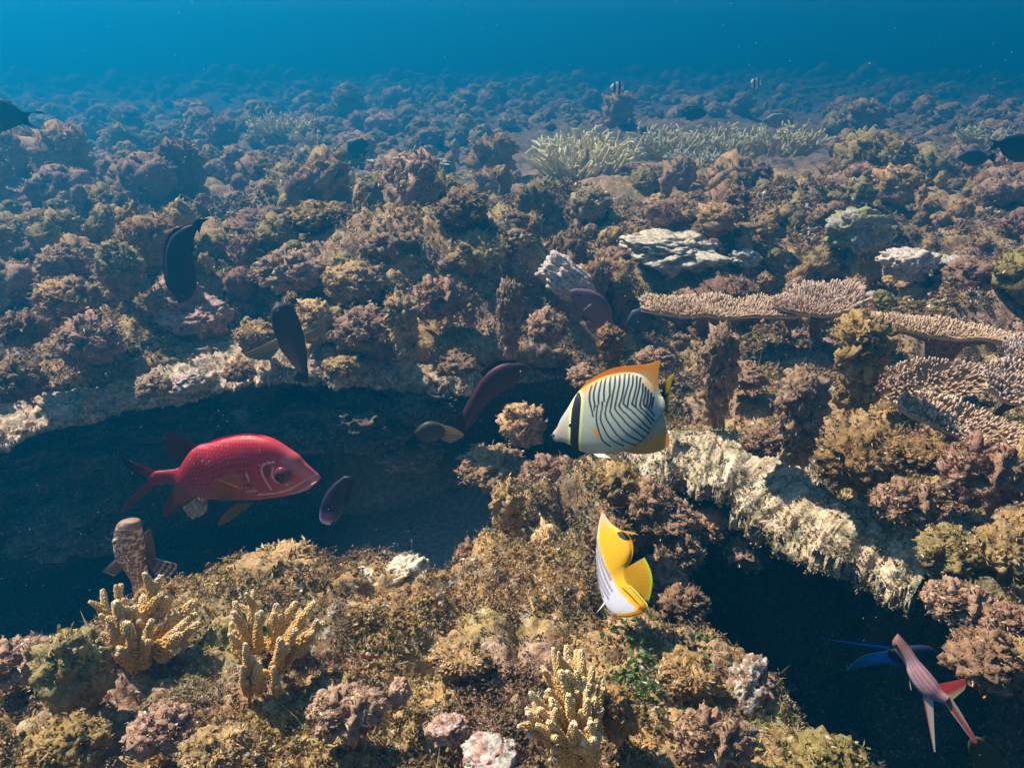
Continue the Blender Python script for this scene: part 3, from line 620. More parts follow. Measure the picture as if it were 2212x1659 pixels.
# ------------------------------------------------------------------ branching corals
def tube(P, rad, m=8):
    P = np.asarray(P); n = len(P); T = unit(np.gradient(P, axis=0)); ref = np.array([0.3, 0.9, 0.2]) if abs(T[0, 1]) < .8 else np.array([1, 0, .1])
    A = unit(np.cross(T, ref)); B = np.cross(T, A); th = np.linspace(0, 2 * np.pi, m, endpoint=False)
    V = P[:, None] + (A[:, None] * np.cos(th)[None, :, None] + B[:, None] * np.sin(th)[None, :, None]) * np.asarray(rad)[:, None, None]
    V = np.concatenate([V.reshape(-1, 3), P[-1:] + T[-1:] * rad[-1] * .7]); k = (n - 1) * m
    cap = np.stack([k + np.arange(m), k + (np.arange(m) + 1) % m, np.full(m, n * m)], 1)
    return V, [gridF(n, m, True), cap], T, A, B
def knobby_branch(p0, p1, r0, seed, base, tip, bend=.15, sub=0):
    r = np.random.default_rng(seed); n = 16; L = np.linalg.norm(p1 - p0); s = np.linspace(0, 1, n); side = unit(r.normal(size=3))
    P = p0 + (p1 - p0) * s[:, None] + side * (np.sin(s * np.pi) * L * bend * .5)[:, None] + [0, 0, L * .08] * (s * (1 - s))[:, None]
    rad = r0 * (1 - .68 * s ** 1.3); rad[-1] *= .6
    mb = MB(); V, Fs, T, A, B = tube(P, rad, 10); cs = np.r_[np.repeat(s, 10), 1]; 
    colr = lambda q: lerp(np.tile(base, (len(q), 1)), tip, np.clip(q, 0, 1) ** 2.6)
    mb.add(V, Fs, colr(cs))
    V0, F0 = ico(2); nb = int(L / (r0 * .27)) * 6
    for k in range(nb):
        q = (k + r.random()) / nb; i = q * (n - 1); i0 = min(int(i), n - 2); f = i - i0; c = P[i0] * (1 - f) + P[i0 + 1] * f; a = k * 2.4 + r.normal() * .2
        d = A[i0] * math.cos(a) + B[i0] * math.sin(a) + T[i0] * .5; rr_ = rad[i0] * (1 - f) + rad[i0 + 1] * f; br = r0 * .27 * (1 - .3 * q) * r.uniform(.8, 1.2)
        c = c + d * rr_ * .95
        VV = V0 * br + c + (V0 @ d)[:, None] * d * br * .5
        mb.add(VV, F0, colr(np.full(len(VV), q * .85 + .15 * ((V0 @ d) > .3))))
    return mb
YB = np.array([.72, .42, .10]); YT = np.array([.88, .68, .40])
def bushy(p0, p1, r0, seed, base, tip):
    mb = knobby_branch(p0, p1, r0, seed, base, tip); r = np.random.default_rng(seed + 5000); L = np.linalg.norm(p1 - p0); ax = (p1 - p0) / L
    for k in range(r.integers(2, 5)):
        q = r.uniform(.25, .75); d = unit(ax * 1.1 + unit(r.normal(size=3)) * .75); s0 = p0 + (p1 - p0) * q; m2 = knobby_branch(s0, s0 + d * L * r.uniform(.22, .4), r0 * .68, seed + 77 * k, lerp(base, tip, np.array(.15)), tip, .1)
        off = sum(len(v) for v in mb.V)
        for key, fl in m2.F.items(): mb.F.setdefault(key, []).extend([f + off for f in fl])
        mb.V += m2.V; mb.C += m2.C; mb.n = off + m2.n
    return mb
def yellow_coral(name, label, base_px, t, branches, r0, seed, deps=None):
    """branches: (x0, y0, x1, y1) in the photo's frame, toward-camera offset"""
    root = bpy.data.objects.new(name, None); col.objects.link(root); b = at(*base_px, t); root.location = b; tag(root, label, 'coral', 'yellow knobbly branching corals')
    r = np.random.default_rng(seed)
    for i, (x0, y0, x1, y1, d) in enumerate(branches):
        p0 = at(x0, y0, t + d * .3) - b; p1 = at(x1, y1, t + d) - b
        me = bushy(p0, p1, r0 * r.uniform(.65, .95), seed + i, YB, YT).mesh('branch', [M_CORAL]); link('branch', me, root)
    return root
yellow_coral('branching_coral', 'left most yellow knobbly branching coral, on the crest near the mottled fish', (300, 1430), 1.22,
    [(255, 1400, 222, 1275, .0), (262, 1390, 262, 1262, .03), (275, 1400, 250, 1300, -.04), (300, 1400, 290, 1310, -.03), (300, 1390, 348, 1245, .02), (320, 1395, 372, 1290, .02), (330, 1400, 418, 1300, .03), (330, 1410, 400, 1345, -.02),
     (285, 1440, 275, 1345, -.05), (310, 1440, 328, 1340, -.05), (270, 1430, 235, 1340, -.03), (340, 1420, 430, 1345, .0), (290, 1450, 258, 1400, -.05), (350, 1420, 390, 1370, -.03), (300, 1385, 310, 1285, .05)], .0115, 900)
yellow_coral('branching_coral', 'middle yellow branching coral with thin knobbly arms right of the left one', (560, 1470), 1.13,
    [(560, 1410, 548, 1275, .02), (545, 1410, 508, 1300, .0), (560, 1400, 565, 1320, -.03), (580, 1400, 597, 1305, .02), (585, 1400, 640, 1300, .03), (610, 1400, 680, 1300, .03), (620, 1410, 700, 1345, .0), (600, 1420, 640, 1360, -.03),
     (530, 1420, 495, 1370, -.03), (545, 1470, 530, 1390, -.05), (520, 1420, 500, 1345, .0), (590, 1460, 605, 1380, -.05), (600, 1450, 680, 1380, .0), (540, 1500, 525, 1440, -.04), (560, 1490, 560, 1430, -.04), (600, 1500, 590, 1440, -.04)], .0085, 930)
yellow_coral('branching_coral', 'lowest yellow branching coral with many short tips at the bottom centre', (1240, 1640), .97,
    [(1240, 1560, 1195, 1400, .03), (1245, 1560, 1225, 1395, .04), (1250, 1560, 1255, 1405, .03), (1260, 1560, 1280, 1440, .02), (1230, 1540, 1170, 1440, .02), (1240, 1560, 1210, 1450, -.02), (1250, 1550, 1245, 1450, -.02), (1225, 1540, 1185, 1490, -.02),
     (1255, 1560, 1265, 1480, -.02), (1200, 1600, 1145, 1495, -.03), (1215, 1600, 1165, 1530, -.04), (1225, 1600, 1190, 1510, -.03), (1240, 1600, 1228, 1500, -.04), (1255, 1610, 1270, 1510, -.04), (1200, 1620, 1140, 1540, -.05),
     (1220, 1650, 1185, 1560, -.06), (1245, 1660, 1240, 1560, -.06), (1270, 1660, 1275, 1560, -.05), (1275, 1640, 1282, 1590, -.05), (1280, 1560, 1300, 1470, .02), (1290, 1590, 1285, 1510, .0), (1280, 1680, 1262, 1600, -.06)], .0078, 960)

def staghorn(label, px, py, wpx, hpx, t, n, seed, base, tip, thick=.011, lean=(0, 0), grp='pale staghorn corals'):
    r = np.random.default_rng(seed); root = bpy.data.objects.new('staghorn_coral', None); col.objects.link(root); b = at(px, py, t); root.location = b; tag(root, label, 'coral', grp)
    w = wpx * t / F; h = hpx * t / F; n = int(n * 1.25); thick *= .8
    for i in range(n):
        a = r.uniform(0, 6.28); q = math.sqrt(r.random()); x = q * math.cos(a); y = q * math.sin(a)
        p0 = np.array([x * w * .36, y * w * .25, -.02]); L = h * r.uniform(.6, 1.05) * (1 - .3 * q)
        d = unit(np.array([x * 1.0 + r.normal() * .25 + lean[0], y * .7 + r.normal() * .25 + lean[1] - .15, .9])); L = L * (1 + .35 * q)
        mb = MB(); nseg = 7; s = np.linspace(0, 1, nseg); bd = unit(r.normal(size=3)) * L * .12
        def br(p0, d, L, r0, ct):
            P = p0 + d * (L * s)[:, None] + bd * (np.sin(s * 3))[:, None]; rad = r0 * (1 - .5 * s ** 2); V, Fs, *_ = tube(P, rad, 7)
            mb.add(V, Fs, lerp(np.tile(base, (len(V), 1)), tip, np.clip(np.r_[np.repeat(s, 7), 1] * ct, 0, 1) ** 1.5)); return P
        P = br(p0, d, L, thick * r.uniform(.85, 1.2), 1)
        for k in range(r.integers(2, 5)):
            i0 = r.integers(2, 6); d2 = unit(d + r.normal(size=3) * .65 + [0, 0, .2]); br(P[i0], d2, L * r.uniform(.22, .42), thick * .75, 1.2)
        link('branch', mb.mesh('branch', [M_CORAL]), root)
    return root
SB = np.array([.44, .37, .16]); ST = np.array([.84, .74, .42])
staghorn('bushy pale yellow staghorn coral, the biggest and brightest, at the upper centre right', 1250, 378, 200, 95, 6.4, 80, 1, SB * 1.5, ST * 1.25, .014)
staghorn('pale staghorn coral right behind the brightest one, above the centre right', 1440, 340, 150, 70, 7.0, 40, 2, SB, ST * .9, .014)
staghorn('long staghorn thicket at the upper right, middle of the row', 1560, 335, 190, 65, 7.2, 50, 3, SB, ST * .9, .014)
staghorn('staghorn coral at the right end of the pale thicket row', 1690, 330, 150, 65, 7.0, 45, 4, SB, ST, .014, (.25, 0))
staghorn('low bluish staghorn coral in front of the thicket row', 1500, 352, 150, 36, 5.5, 34, 5, SB, np.array([.6, .62, .55]), .010)
staghorn('far greenish staghorn coral at the upper left of the reef', 610, 290, 140, 50, 8.6, 45, 6, SB, ST * 1.1, .016)
staghorn('far staghorn coral right of the greenish one, half faded', 668, 305, 80, 30, 8.2, 22, 7, SB, ST, .014)
staghorn('faint staghorn coral near the right edge of the picture', 2130, 305, 110, 42, 8.6, 30, 8, SB, ST, .014)
staghorn('small white tipped coral left of centre far back', 735, 376, 80, 24, 6.6, 24, 9, SB, np.array([.6, .65, .6]), .010)

def table_coral(label, px, py, t, wx, wy, tilt, roll, yaw, seed, base=np.array([.42, .25, .13]), tip=np.array([.86, .63, .42]), fl=.02, sp=.0082, bowl=.1):
    """flat plate of short fingers; wx, wy in metres"""
    r = np.random.default_rng(seed); root = bpy.data.objects.new('table_coral', None); col.objects.link(root); root.location = at(px, py, t)
    root.rotation_euler = (R(tilt), R(roll), R(yaw)); tag(root, label, 'coral', 'flat table corals of short fingers')
    nu, nv = 26, 110; th = np.linspace(0, 2 * np.pi, nv, endpoint=False); q = np.linspace(0, 1, nu)
    edge = 1 + .10 * vn(np.c_[np.cos(th) * 1.7, np.sin(th) * 1.7, th * 0 + seed], 1) + .06 * vn(np.c_[np.cos(th) * 5, np.sin(th) * 5, th * 0 + seed], 2)
    def surf(qq, tt):
        e_ = np.interp(tt % (2 * np.pi), np.r_[th, 2 * np.pi], np.r_[edge, edge[0]]); x = np.cos(tt) * qq * e_ * wx / 2; y = np.sin(tt) * qq * e_ * wy / 2
        z = bowl * (qq ** 2) * min(wx, wy) * .5 + .012 * vn(np.c_[x * 12, y * 12, x * 0 + seed], 3); return x, y, z
    mb = MB(); Q, TT = np.meshgrid(q, th, indexing='ij'); x, y, z = surf(Q.ravel(), TT.ravel()); top = np.c_[x, y, z]; bot = np.c_[x, y, z - .010 - .05 * (1 - Q.ravel()) ** 2]
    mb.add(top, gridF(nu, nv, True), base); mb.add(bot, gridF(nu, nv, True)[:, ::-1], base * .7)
    k = (nu - 1) * nv; j = np.arange(nv); mb.add(np.r_[top[k:], bot[k:]], np.stack([j, (j + 1) % nv, nv + (j + 1) % nv, nv + j], 1), tip * .8)
    link('plate', mb.mesh('plate', [M_CORAL]), root)
    st = MB(); hz = np.array([-.006, -.018, -.032, -.05, -.12, -.34]); fr_ = np.array([.92, .62, .36, .20, .12, .12]); rr2 = np.random.default_rng(seed + 50)
    Vs = np.stack([np.stack([np.cos(th) * f_ * edge * wx / 2, np.sin(th) * f_ * edge * wy / 2, 0 * th + z_ + (bowl * f_ ** 2 * min(wx, wy) * .5)], 1) for f_, z_ in zip(np.interp(np.linspace(0, 5, 24), np.arange(6), fr_), np.interp(np.linspace(0, 5, 24), np.arange(6), hz))])
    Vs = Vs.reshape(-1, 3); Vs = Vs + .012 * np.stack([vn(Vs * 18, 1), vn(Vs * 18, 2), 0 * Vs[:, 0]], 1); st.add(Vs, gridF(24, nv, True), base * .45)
    link('stalk', st.mesh('stalk', [M_REEF]), root)
    n = int(wx * wy * .8 / sp ** 2); qq = np.sqrt(r.random(n)) ; qq = np.where(r.random(n) < .15, 1 - .05 * r.random(n), qq); tt = r.uniform(0, 2 * np.pi, n); x, y, z = surf(qq, tt)
    D = unit(np.c_[np.cos(tt) * qq * .5, np.sin(tt) * qq * .5, np.ones(n)] + r.normal(size=(n, 3)) * .12); D = unit(D + np.where(qq > .9, 1.0, 0)[:, None] * np.c_[np.cos(tt), np.sin(tt), 0 * tt] * .6)
    L = fl * r.uniform(.6, 1.15, n) * (.75 + .35 * vn(np.c_[x * 14, y * 14, 0 * x], 5)); rad = sp * .34 * r.uniform(.8, 1.2, n); S = unit(np.cross(D, [0.3, 1, 0.1])); T2 = np.cross(D, S)
    m = 6; a = np.arange(m) * 2 * np.pi / m; ring = S[:, None] * np.cos(a)[None, :, None] + T2[:, None] * np.sin(a)[None, :, None]; p = np.c_[x, y, z]
    prof = [(0, 1.1), (.55, 1.05), (.9, .8)]; V = np.concatenate([p[:, None] + D[:, None] * (L * f)[:, None, None] + ring * (rad * g)[:, None, None] for f, g in prof] + [(p + D * L[:, None])[:, None]], 1)
    mv = m * 3 + 1; b = np.arange(n)[:, None, None] * mv; qf = (b + gridF(3, m, True)[None]).reshape(-1, 4); cf = (b + np.stack([2 * m + np.arange(m), 2 * m + (np.arange(m) + 1) % m, np.full(m, 3 * m)], 1)[None]).reshape(-1, 3)
    cf_ = np.r_[np.zeros(m), np.full(m, .5), np.full(m, .9), 1]; C = lerp(np.tile(base, (n * mv, 1)), tip, np.tile(cf_, n) ** 1.2) * np.repeat(r.uniform(.8, 1.15, (n, 1)), mv, 0)
    me = mesh('fingers', V.reshape(-1, 3), [qf, cf], C, [M_CORAL]); o = link('fingers', me, root); o['kind'] = 'stuff'
    return root
table_coral('longest table coral, a flat brown plate with pale tips right of the pinkish fish', 1560, 668, 2.95, .64, .20, 5, 1, 0, 1, fl=.026)
table_coral('upturned right wing of the longest table coral', 1770, 655, 2.95, .34, .20, 10, -6, 10, 2, tip=np.array([.85, .62, .48]), fl=.035)
table_coral('second table coral, long curved plate at the right edge under the first', 2050, 715, 2.65, .66, .13, 6, 6, -6, 3, fl=.020)
table_coral('fan shaped pinkish table coral tilted towards us at the right', 1995, 828, 2.25, .32, .13, 40, -4, 0, 4, fl=.02, tip=np.array([.88, .64, .47]))
table_coral('lowest pinkish table coral, right of the brown coral mounds', 2090, 918, 2.0, .36, .12, 26, 16, -10, 5, fl=.02, tip=np.array([.88, .64, .47]))
table_coral('small table coral cut by the right edge above the lowest one', 2210, 835, 2.2, .24, .16, 25, 10, 0, 6, tip=np.array([.78, .60, .52]))
table_coral('small round table coral at the right edge under the second one', 2225, 765, 2.4, .14, .14, 20, 0, 0, 7, tip=np.array([.7, .58, .52]))

# ------------------------------------------------------------------ fish
class Fish:
    """outlines are given in the photo's frame (or a zoomed crop of it: x0, y0, scale) and laid on an upright plane
    through the fish at its real distance; the body then gets its real thickness"""
    def __init__(s, name, label, cat, cx, cy, t, yaw=0, zoom=None, group=None, pitch=0):
        s.zoom = zoom; s.c = at(*s.px([[cx, cy]])[0], t); s.n = np.array([math.sin(R(yaw)) * math.cos(R(pitch)), -math.cos(R(yaw)) * math.cos(R(pitch)), math.sin(R(pitch))])
        s.root = bpy.data.objects.new(name, None); col.objects.link(s.root); s.root.location = s.c; tag(s.root, label, cat, group)
    def px(s, P):
        P = np.asarray(P, float)
        if s.zoom is None: return P
        x0, y0, k = s.zoom; return np.stack([(x0 + P[:, 0] / k), (y0 + P[:, 1] / k)], 1) * (W0 / 3239)
    def pt(s, P, off=0.0):
        q = s.px(P); d = ray(q[:, 0], q[:, 1]); t = ((s.c - CAM) @ s.n) / (d @ s.n); return CAM + d * t[:, None] + s.n * np.reshape(off, (-1, 1)) - s.c
    def body(s, A, B, ratio, tmax, colf, n=110, m=40, mat=None, name='body', tailmin=.0, bump=None):
        A = resample(A, n); B = resample(B, n); Cn = (A + B) / 2; Hv = (A - B) / 2
        th = np.linspace(0, 2 * np.pi, m, endpoint=False); mb = MB()
        a3 = s.pt(A); b3 = s.pt(B); hh = np.linalg.norm(a3 - b3, axis=1) / 2; tk = np.minimum(hh * ratio, tmax * (1 - np.exp(-hh * ratio / tmax * 1.6)) * 1.05)
        P = Cn[:, None] + Hv[:, None] * np.cos(th)[None, :, None]; off = tk[:, None] * (np.sign(np.sin(th)) * np.abs(np.sin(th)) ** .85)[None]
        P = P.reshape(-1, 2); V = s.pt(P, off.ravel()); ss = np.repeat(np.linspace(0, 1, n), m); tt = np.tile(np.cos(th), n)
        C = colf(P[:, 0], P[:, 1], ss, tt)
        V = np.concatenate([V, s.pt(Cn[-1:])]); C = np.concatenate([C, C[-1:]]); k = (n - 1) * m
        cap = np.stack([k + np.arange(m), k + (np.arange(m) + 1) % m, np.full(m, n * m)], 1)
        me = mesh(name, V, [gridF(n, m, True), cap], C, [mat or M_FISH]); link(name, me, s.root); s.A, s.B = A, B
    def fin(s, name, base, edge, colf, nu=40, nv=16, th=.0012, off=0.0, offe=0.0, ripple=.0, parent=None):
        b = resample(base, nu); e_ = resample(edge, nu); v = np.linspace(0, 1, nv)
        P = b[:, None] * (1 - v)[None, :, None] + e_[:, None] * v[None, :, None]; uu = np.repeat(np.linspace(0, 1, nu), nv); vv = np.tile(v, nu); P = P.reshape(-1, 2)
        o0 = off + (offe - off) * vv + ripple * np.sin(uu * 60) * vv; h = th * (1 - .85 * vv)
        C = colf(P[:, 0], P[:, 1], uu, vv); V = np.concatenate([s.pt(P, o0 + h), s.pt(P, o0 - h)]); F_ = gridF(nu, nv); k = nu * nv
        me = mesh(name, V, [F_, F_[:, ::-1] + k], np.r_[C, C], [M_FIN]); return link(name, me, parent or s.root)
    def ball(s, name, x, y, r, off, c, k=3, flat=1.0, parent=None, ring=None):
        V0, F0 = ico(k); p = s.pt(np.array([[x, y]]), off)[0]; V = V0 * r; sc = V0 @ s.n; V = V - np.outer(sc, s.n) * r * (1 - flat)
        C = np.tile(np.asarray(c, float), (len(V), 1))
        if ring is not None: C = lerp(C, np.asarray(ring, float), (sc < .86) * 1.0)
        link(name, mesh(name, V + p, F0, C, [M_EYE]), parent or s.root)
    def line(s, name, pts, r, off, c, n=24):
        P = resample(pts, n); V, Fs, *_ = tube(s.pt(P, off), r * np.sin(np.linspace(.3, 2.9, n)), 6)
        link(name, mesh(name, V, Fs, np.asarray(c, float), [M_FISH]), s.root)
def rays(uu, k=24, lo=.8, hi=1.1):
    lo = lo - .15; return (lo + (hi - lo) * (.5 + .5 * np.sin(uu * k * 6.28)))[:, None]
def const(c, k=0, var=.0): 
    c = np.asarray(c, float)
    return lambda x, y, u, v: (np.tile(c, (len(x), 1)) * (rays(u, k) if k else 1)) * (1 + var * vn(np.c_[x * .08, y * .08, x * 0], 3))[:, None]

# --- striped white and orange butterflyfish
f = Fish('butterflyfish', 'white butterflyfish with black chevron stripes and orange back fin swimming left', 'fish', 900, 800, 1.5, -24, (1700, 1100, 4.148), pitch=22)
STR = [[(735, 500), (715, 600), (720, 700), (740, 780), (770, 900)], [(795, 460), (775, 560), (770, 650), (790, 760), (775, 820)], [(860, 430), (845, 550), (835, 650), (840, 740)],
 [(825, 760), (810, 900), (820, 1000), (860, 1150), (900, 1230), (980, 1290)], [(915, 400), (905, 550), (910, 700)], [(885, 720), (890, 770), (865, 930), (920, 1080), (980, 1180), (1080, 1250), (1150, 1280)],
 [(980, 380), (975, 500), (985, 620), (955, 720), (925, 885), (990, 1010), (1060, 1120), (1150, 1210), (1290, 1275)], [(1035, 370), (1045, 480), (1025, 600), (1005, 740), (990, 845), (1060, 950), (1140, 1060), (1230, 1150), (1360, 1225)],
 [(1095, 360), (1105, 470), (1085, 600), (1070, 700), (1050, 800), (1130, 900), (1220, 1010), (1330, 1100), (1410, 1180)], [(1160, 350), (1165, 480), (1150, 600), (1130, 700), (1105, 775), (1200, 870), (1290, 960), (1380, 1040), (1460, 1115)],
 [(1220, 350), (1220, 480), (1190, 600), (1165, 745), (1250, 810), (1340, 900), (1420, 990), (1480, 1060)], [(1270, 370), (1275, 480), (1240, 620), (1215, 760)], [(1275, 740), (1370, 830), (1450, 910), (1510, 1000)],
 [(1320, 380), (1325, 500), (1300, 640), (1270, 740)], [(1370, 400), (1360, 540), (1330, 680), (1320, 760)], [(1390, 790), (1470, 870), (1540, 960)], [(1405, 480), (1405, 600), (1375, 750), (1395, 800)],
 [(1440, 520), (1440, 620), (1420, 740), (1480, 800), (1550, 890)], [(1475, 560), (1470, 680), (1450, 780)], [(1510, 600), (1505, 700), (1480, 800)], [(1540, 650), (1530, 720), (1515, 800)]]
BAND = [(545, 585), (510, 660), (485, 800), (468, 1000), (465, 1100), (448, 1250), (455, 1300), (555, 1360), (568, 1200), (588, 1000), (602, 750), (600, 670), (580, 600)]
TOPL = [(500, 600), (650, 450), (800, 350), (1000, 265), (1200, 235), (1450, 210), (1610, 165)]
def chev(x, y, u, v):
    n = len(x); c = np.tile([.50, .52, .41], (n, 1)); c = lerp(c, np.array([.48, .40, .36]), sst(480, 250, x))
    c = lerp(c, np.array([.60, .55, .30]), sst(1150, 1380, y) * .8)
    dt = polyd(x, y, TOPL, False); org = np.array([.80, .26, .008]); ylo = np.array([.78, .35, .03])
    c = lerp(c, np.array([.62, .50, .30]), sst(190, 60, dt) * (x > 540)); c = lerp(c, org, sst(150, 45, dt) * sst(520, 600, x))
    c = lerp(c, ylo, sst(1320, 1560, x) * sst(640, 420, y) * .95); c = lerp(c, ylo, sst(-80, 110, (x - 1250) * .62 + (y - 1300) * .9) * sst(820, 1000, y) * .95)
    db = polyd(x, y, BAND); c = lerp(c, np.array([.80, .80, .10]), sst(48, 22, db)); c = lerp(c, np.array([.8, .85, .8]), sst(22, 12, db) * .7); c = lerp(c, np.array([.008, .006, .008]), sst(10, -2, db))
    for q in STR:
        d = polyd(x, y, resample(q, 14), False); w = 13 if y.mean() else 10
        c = lerp(c, np.array([.012, .03, .05]), sst(15, 6, d - np.where(y < 780, 3, 0)))
    c = lerp(c, np.array([.9, .4, .02]), sst(34, 14, polyd(x, y, [(785, 1085), (810, 1110), (825, 1160)], False)))
    c = lerp(c, np.array([.85, .38, .10]), sst(22, 8, polyd(x, y, [(255, 1055), (300, 1050), (350, 1048)], False)))
    c = lerp(c, np.array([.03, .03, .03]), sst(30, 12, polyd(x, y, [(165, 1135), (215, 1150)], False)) * .9)
    c = lerp(c, np.array([.03, .02, .01]), sst(1640, 1700, x) * sst(620, 680, y) * sst(900, 840, y))
    return c
f.body([(190, 1135), (225, 1085), (260, 1040), (310, 930), (400, 790), (480, 660), (560, 560), (700, 460), (900, 370), (1150, 325), (1350, 350), (1500, 470), (1600, 620), (1690, 655)],
       [(190, 1135), (205, 1195), (240, 1225), (350, 1240), (460, 1288), (550, 1350), (750, 1398), (1000, 1385), (1200, 1335), (1400, 1185), (1550, 985), (1640, 870), (1695, 840)], .34, .024, chev, 330, 130)
f.fin('dorsal_fin', [(520, 615), (700, 480), (900, 395), (1150, 345), (1340, 370), (1490, 480), (1600, 640)], [(530, 585), (650, 450), (800, 350), (1000, 265), (1200, 235), (1450, 210), (1610, 165), (1590, 300), (1583, 430), (1600, 560), (1640, 655)], chev, 120, 40)
f.fin('anal_fin', [(1150, 1345), (1300, 1250), (1450, 1110), (1570, 950), (1640, 870)], [(1150, 1370), (1350, 1396), (1550, 1372), (1690, 1315), (1732, 1250), (1725, 1150), (1685, 1010), (1645, 872)], chev, 90, 34)
tf = lambda x, y, u, v: lerp(np.tile([.04, .025, .01], (len(x), 1)), np.array([.85, .75, .03]), sst(.55, .25, u) + sst(.92, 1, u) * .7)
f.fin('tail_fin', [(1655, 655), (1670, 700), (1690, 840)], [(1668, 640), (1700, 510), (1760, 410), (1832, 340)], lambda x, y, u, v: lerp(np.tile([.05, .03, .01], (len(x), 1)), np.array([.85, .70, .02]), sst(.15, .4, v) * sst(.35, .75, u)), 24, 24, .002, .0, .03)
f.fin('tail_fin_fold', [(1660, 670), (1690, 700), (1700, 720)], [(1690, 640), (1760, 590), (1805, 490), (1835, 350)], const([.03, .015, .008]), 24, 20, .001, .006, .03)
f.fin('tail_fin_fold', [(1690, 800), (1695, 820), (1700, 845)], [(1700, 780), (1760, 870), (1850, 975), (1765, 900)], const([.10, .07, .015]), 24, 20, .001, -.004, .02)
f.fin('pelvic_fin', [(760, 1385), (900, 1385)], [(830, 1425), (1005, 1440)], const([.75, .75, .72]), 12, 8, .001, .014, .02)
f.fin('pelvic_fin', [(940, 1380), (1040, 1380)], [(1000, 1400), (1175, 1385)], const([.72, .75, .75]), 12, 8, .001, -.01, -.01)
f.ball('eye', 462, 1010, .0052, .0105, (.01, .01, .01), ring=(.25, .25, .16))
f.line('mouth', [(170, 1140), (200, 1150), (235, 1148)], .0012, .004, (.03, .02, .02))

# --- yellow and white butterflyfish, turned away
f = Fish('butterflyfish', 'yellow and white butterflyfish with a black spot, seen from behind facing down', 'fish', 650, 900, 1.22, -48, (1800, 1580, 4.148), pitch=22)
def thr(x, y, u, v):
    n = len(x); c = np.tile([.68, .66, .74], (n, 1)); div = [(380, 100), (395, 350), (400, 560), (470, 760), (560, 960), (680, 1180), (800, 1330), (880, 1440), (700, 1530)]
    D = resample(div, 80); xd = np.interp(y, D[:70, 1], D[:70, 0]); wy = sst(-25, 40, x - xd); c = lerp(c, np.array([.82, .42, .01]), wy)
    c = lerp(c, np.array([.85, .60, .01]), wy * sst(950, 1100, y) * sst(900, 780, x) * .5)
    for q in ([(375, 560), (430, 800), (520, 1050), (600, 1200)], [(372, 700), (430, 960), (500, 1130), (560, 1240)], [(370, 820), (420, 1050), (480, 1180), (545, 1300)], [(372, 930), (410, 1120), (470, 1280)], [(395, 520), (470, 800), (540, 950), (580, 1050)]):
        c = lerp(c, np.array([.16, .14, .17]), sst(20, 6, polyd(x, y, resample(q, 14), False)) * .8)
    c = lerp(c, np.array([.60, .48, .34]), sst(420, 200, y) * .8)
    c = lerp(c, np.array([.75, .62, .05]), sst(14, 5, polyd(x, y, [(385, 400), (420, 620), (500, 800), (560, 950)], False)) * .6)
    c = lerp(c, np.array([.02, .012, .008]), sst(1.15, .95, ((x - 728) / 75) ** 2 + ((y - 478 - (x - 728) * .55) / 42) ** 2))
    c = lerp(c, np.array([.85, .75, .03]), sst(1480, 1530, y) * .8)
    return c
f.body([(452, 170), (540, 300), (640, 380), (720, 450), (790, 560), (822, 680), (800, 790), (765, 870), (760, 960), (800, 1060), (850, 1160), (930, 1280), (990, 1360), (1000, 1430), (960, 1490)],
       [(425, 170), (400, 270), (378, 420), (364, 600), (362, 780), (372, 950), (395, 1120), (430, 1260), (475, 1370), (530, 1450), (600, 1510), (680, 1530), (760, 1535), (850, 1530), (930, 1510)], .22, .018, thr, 200, 80)
f.fin('dorsal_fin', [(440, 180), (540, 360), (660, 470), (740, 600), (745, 740), (740, 860)], [(430, 130), (530, 290), (660, 385), (760, 440), (830, 560), (842, 680), (815, 800), (775, 885)], thr, 70, 24, .001)
f.fin('dorsal_filament', [(660, 395), (700, 410), (730, 430)], [(800, 425), (860, 440), (915, 462)], const([.80, .52, .06]), 10, 16, .0008)
f.fin('tail_fin', [(760, 900), (740, 1000), (770, 1080)], [(950, 760), (1030, 930), (1055, 1080), (1035, 1230), (1005, 1335)], lambda x, y, u, v: lerp(np.tile([.80, .44, .01], (len(x), 1)), np.array([.62, .75, .03]), sst(.86, .96, v)) * rays(u, 16, .92, 1.05), 50, 30, .001, .004, -.008)
f.fin('anal_fin', [(720, 1120), (850, 1240), (960, 1370), (940, 1440), (820, 1480), (680, 1500)], [(700, 1090), (860, 1170), (1005, 1330), (1045, 1400), (1000, 1480), (860, 1530), (760, 1545), (640, 1530)], lambda x, y, u, v: lerp(lerp(np.tile([.82, .46, .01], (len(x), 1)), np.array([.25, .16, .01]), sst(.62, .7, v) * sst(.86, .78, v) * .8), np.array([.85, .75, .1]), sst(.84, .9, v)), 60, 24, .001, .008, .002)
f.fin('pelvic_fin', [(435, 1290), (450, 1345)], [(330, 1400), (250, 1505)], const([.80, .82, .9]), 8, 16, .001, -.01, -.02)
f.fin('pectoral_fin', [(372, 700), (372, 850)], [(215, 600), (260, 830)], const([.35, .33, .32], 6), 16, 12, .0005, -.014, -.03)

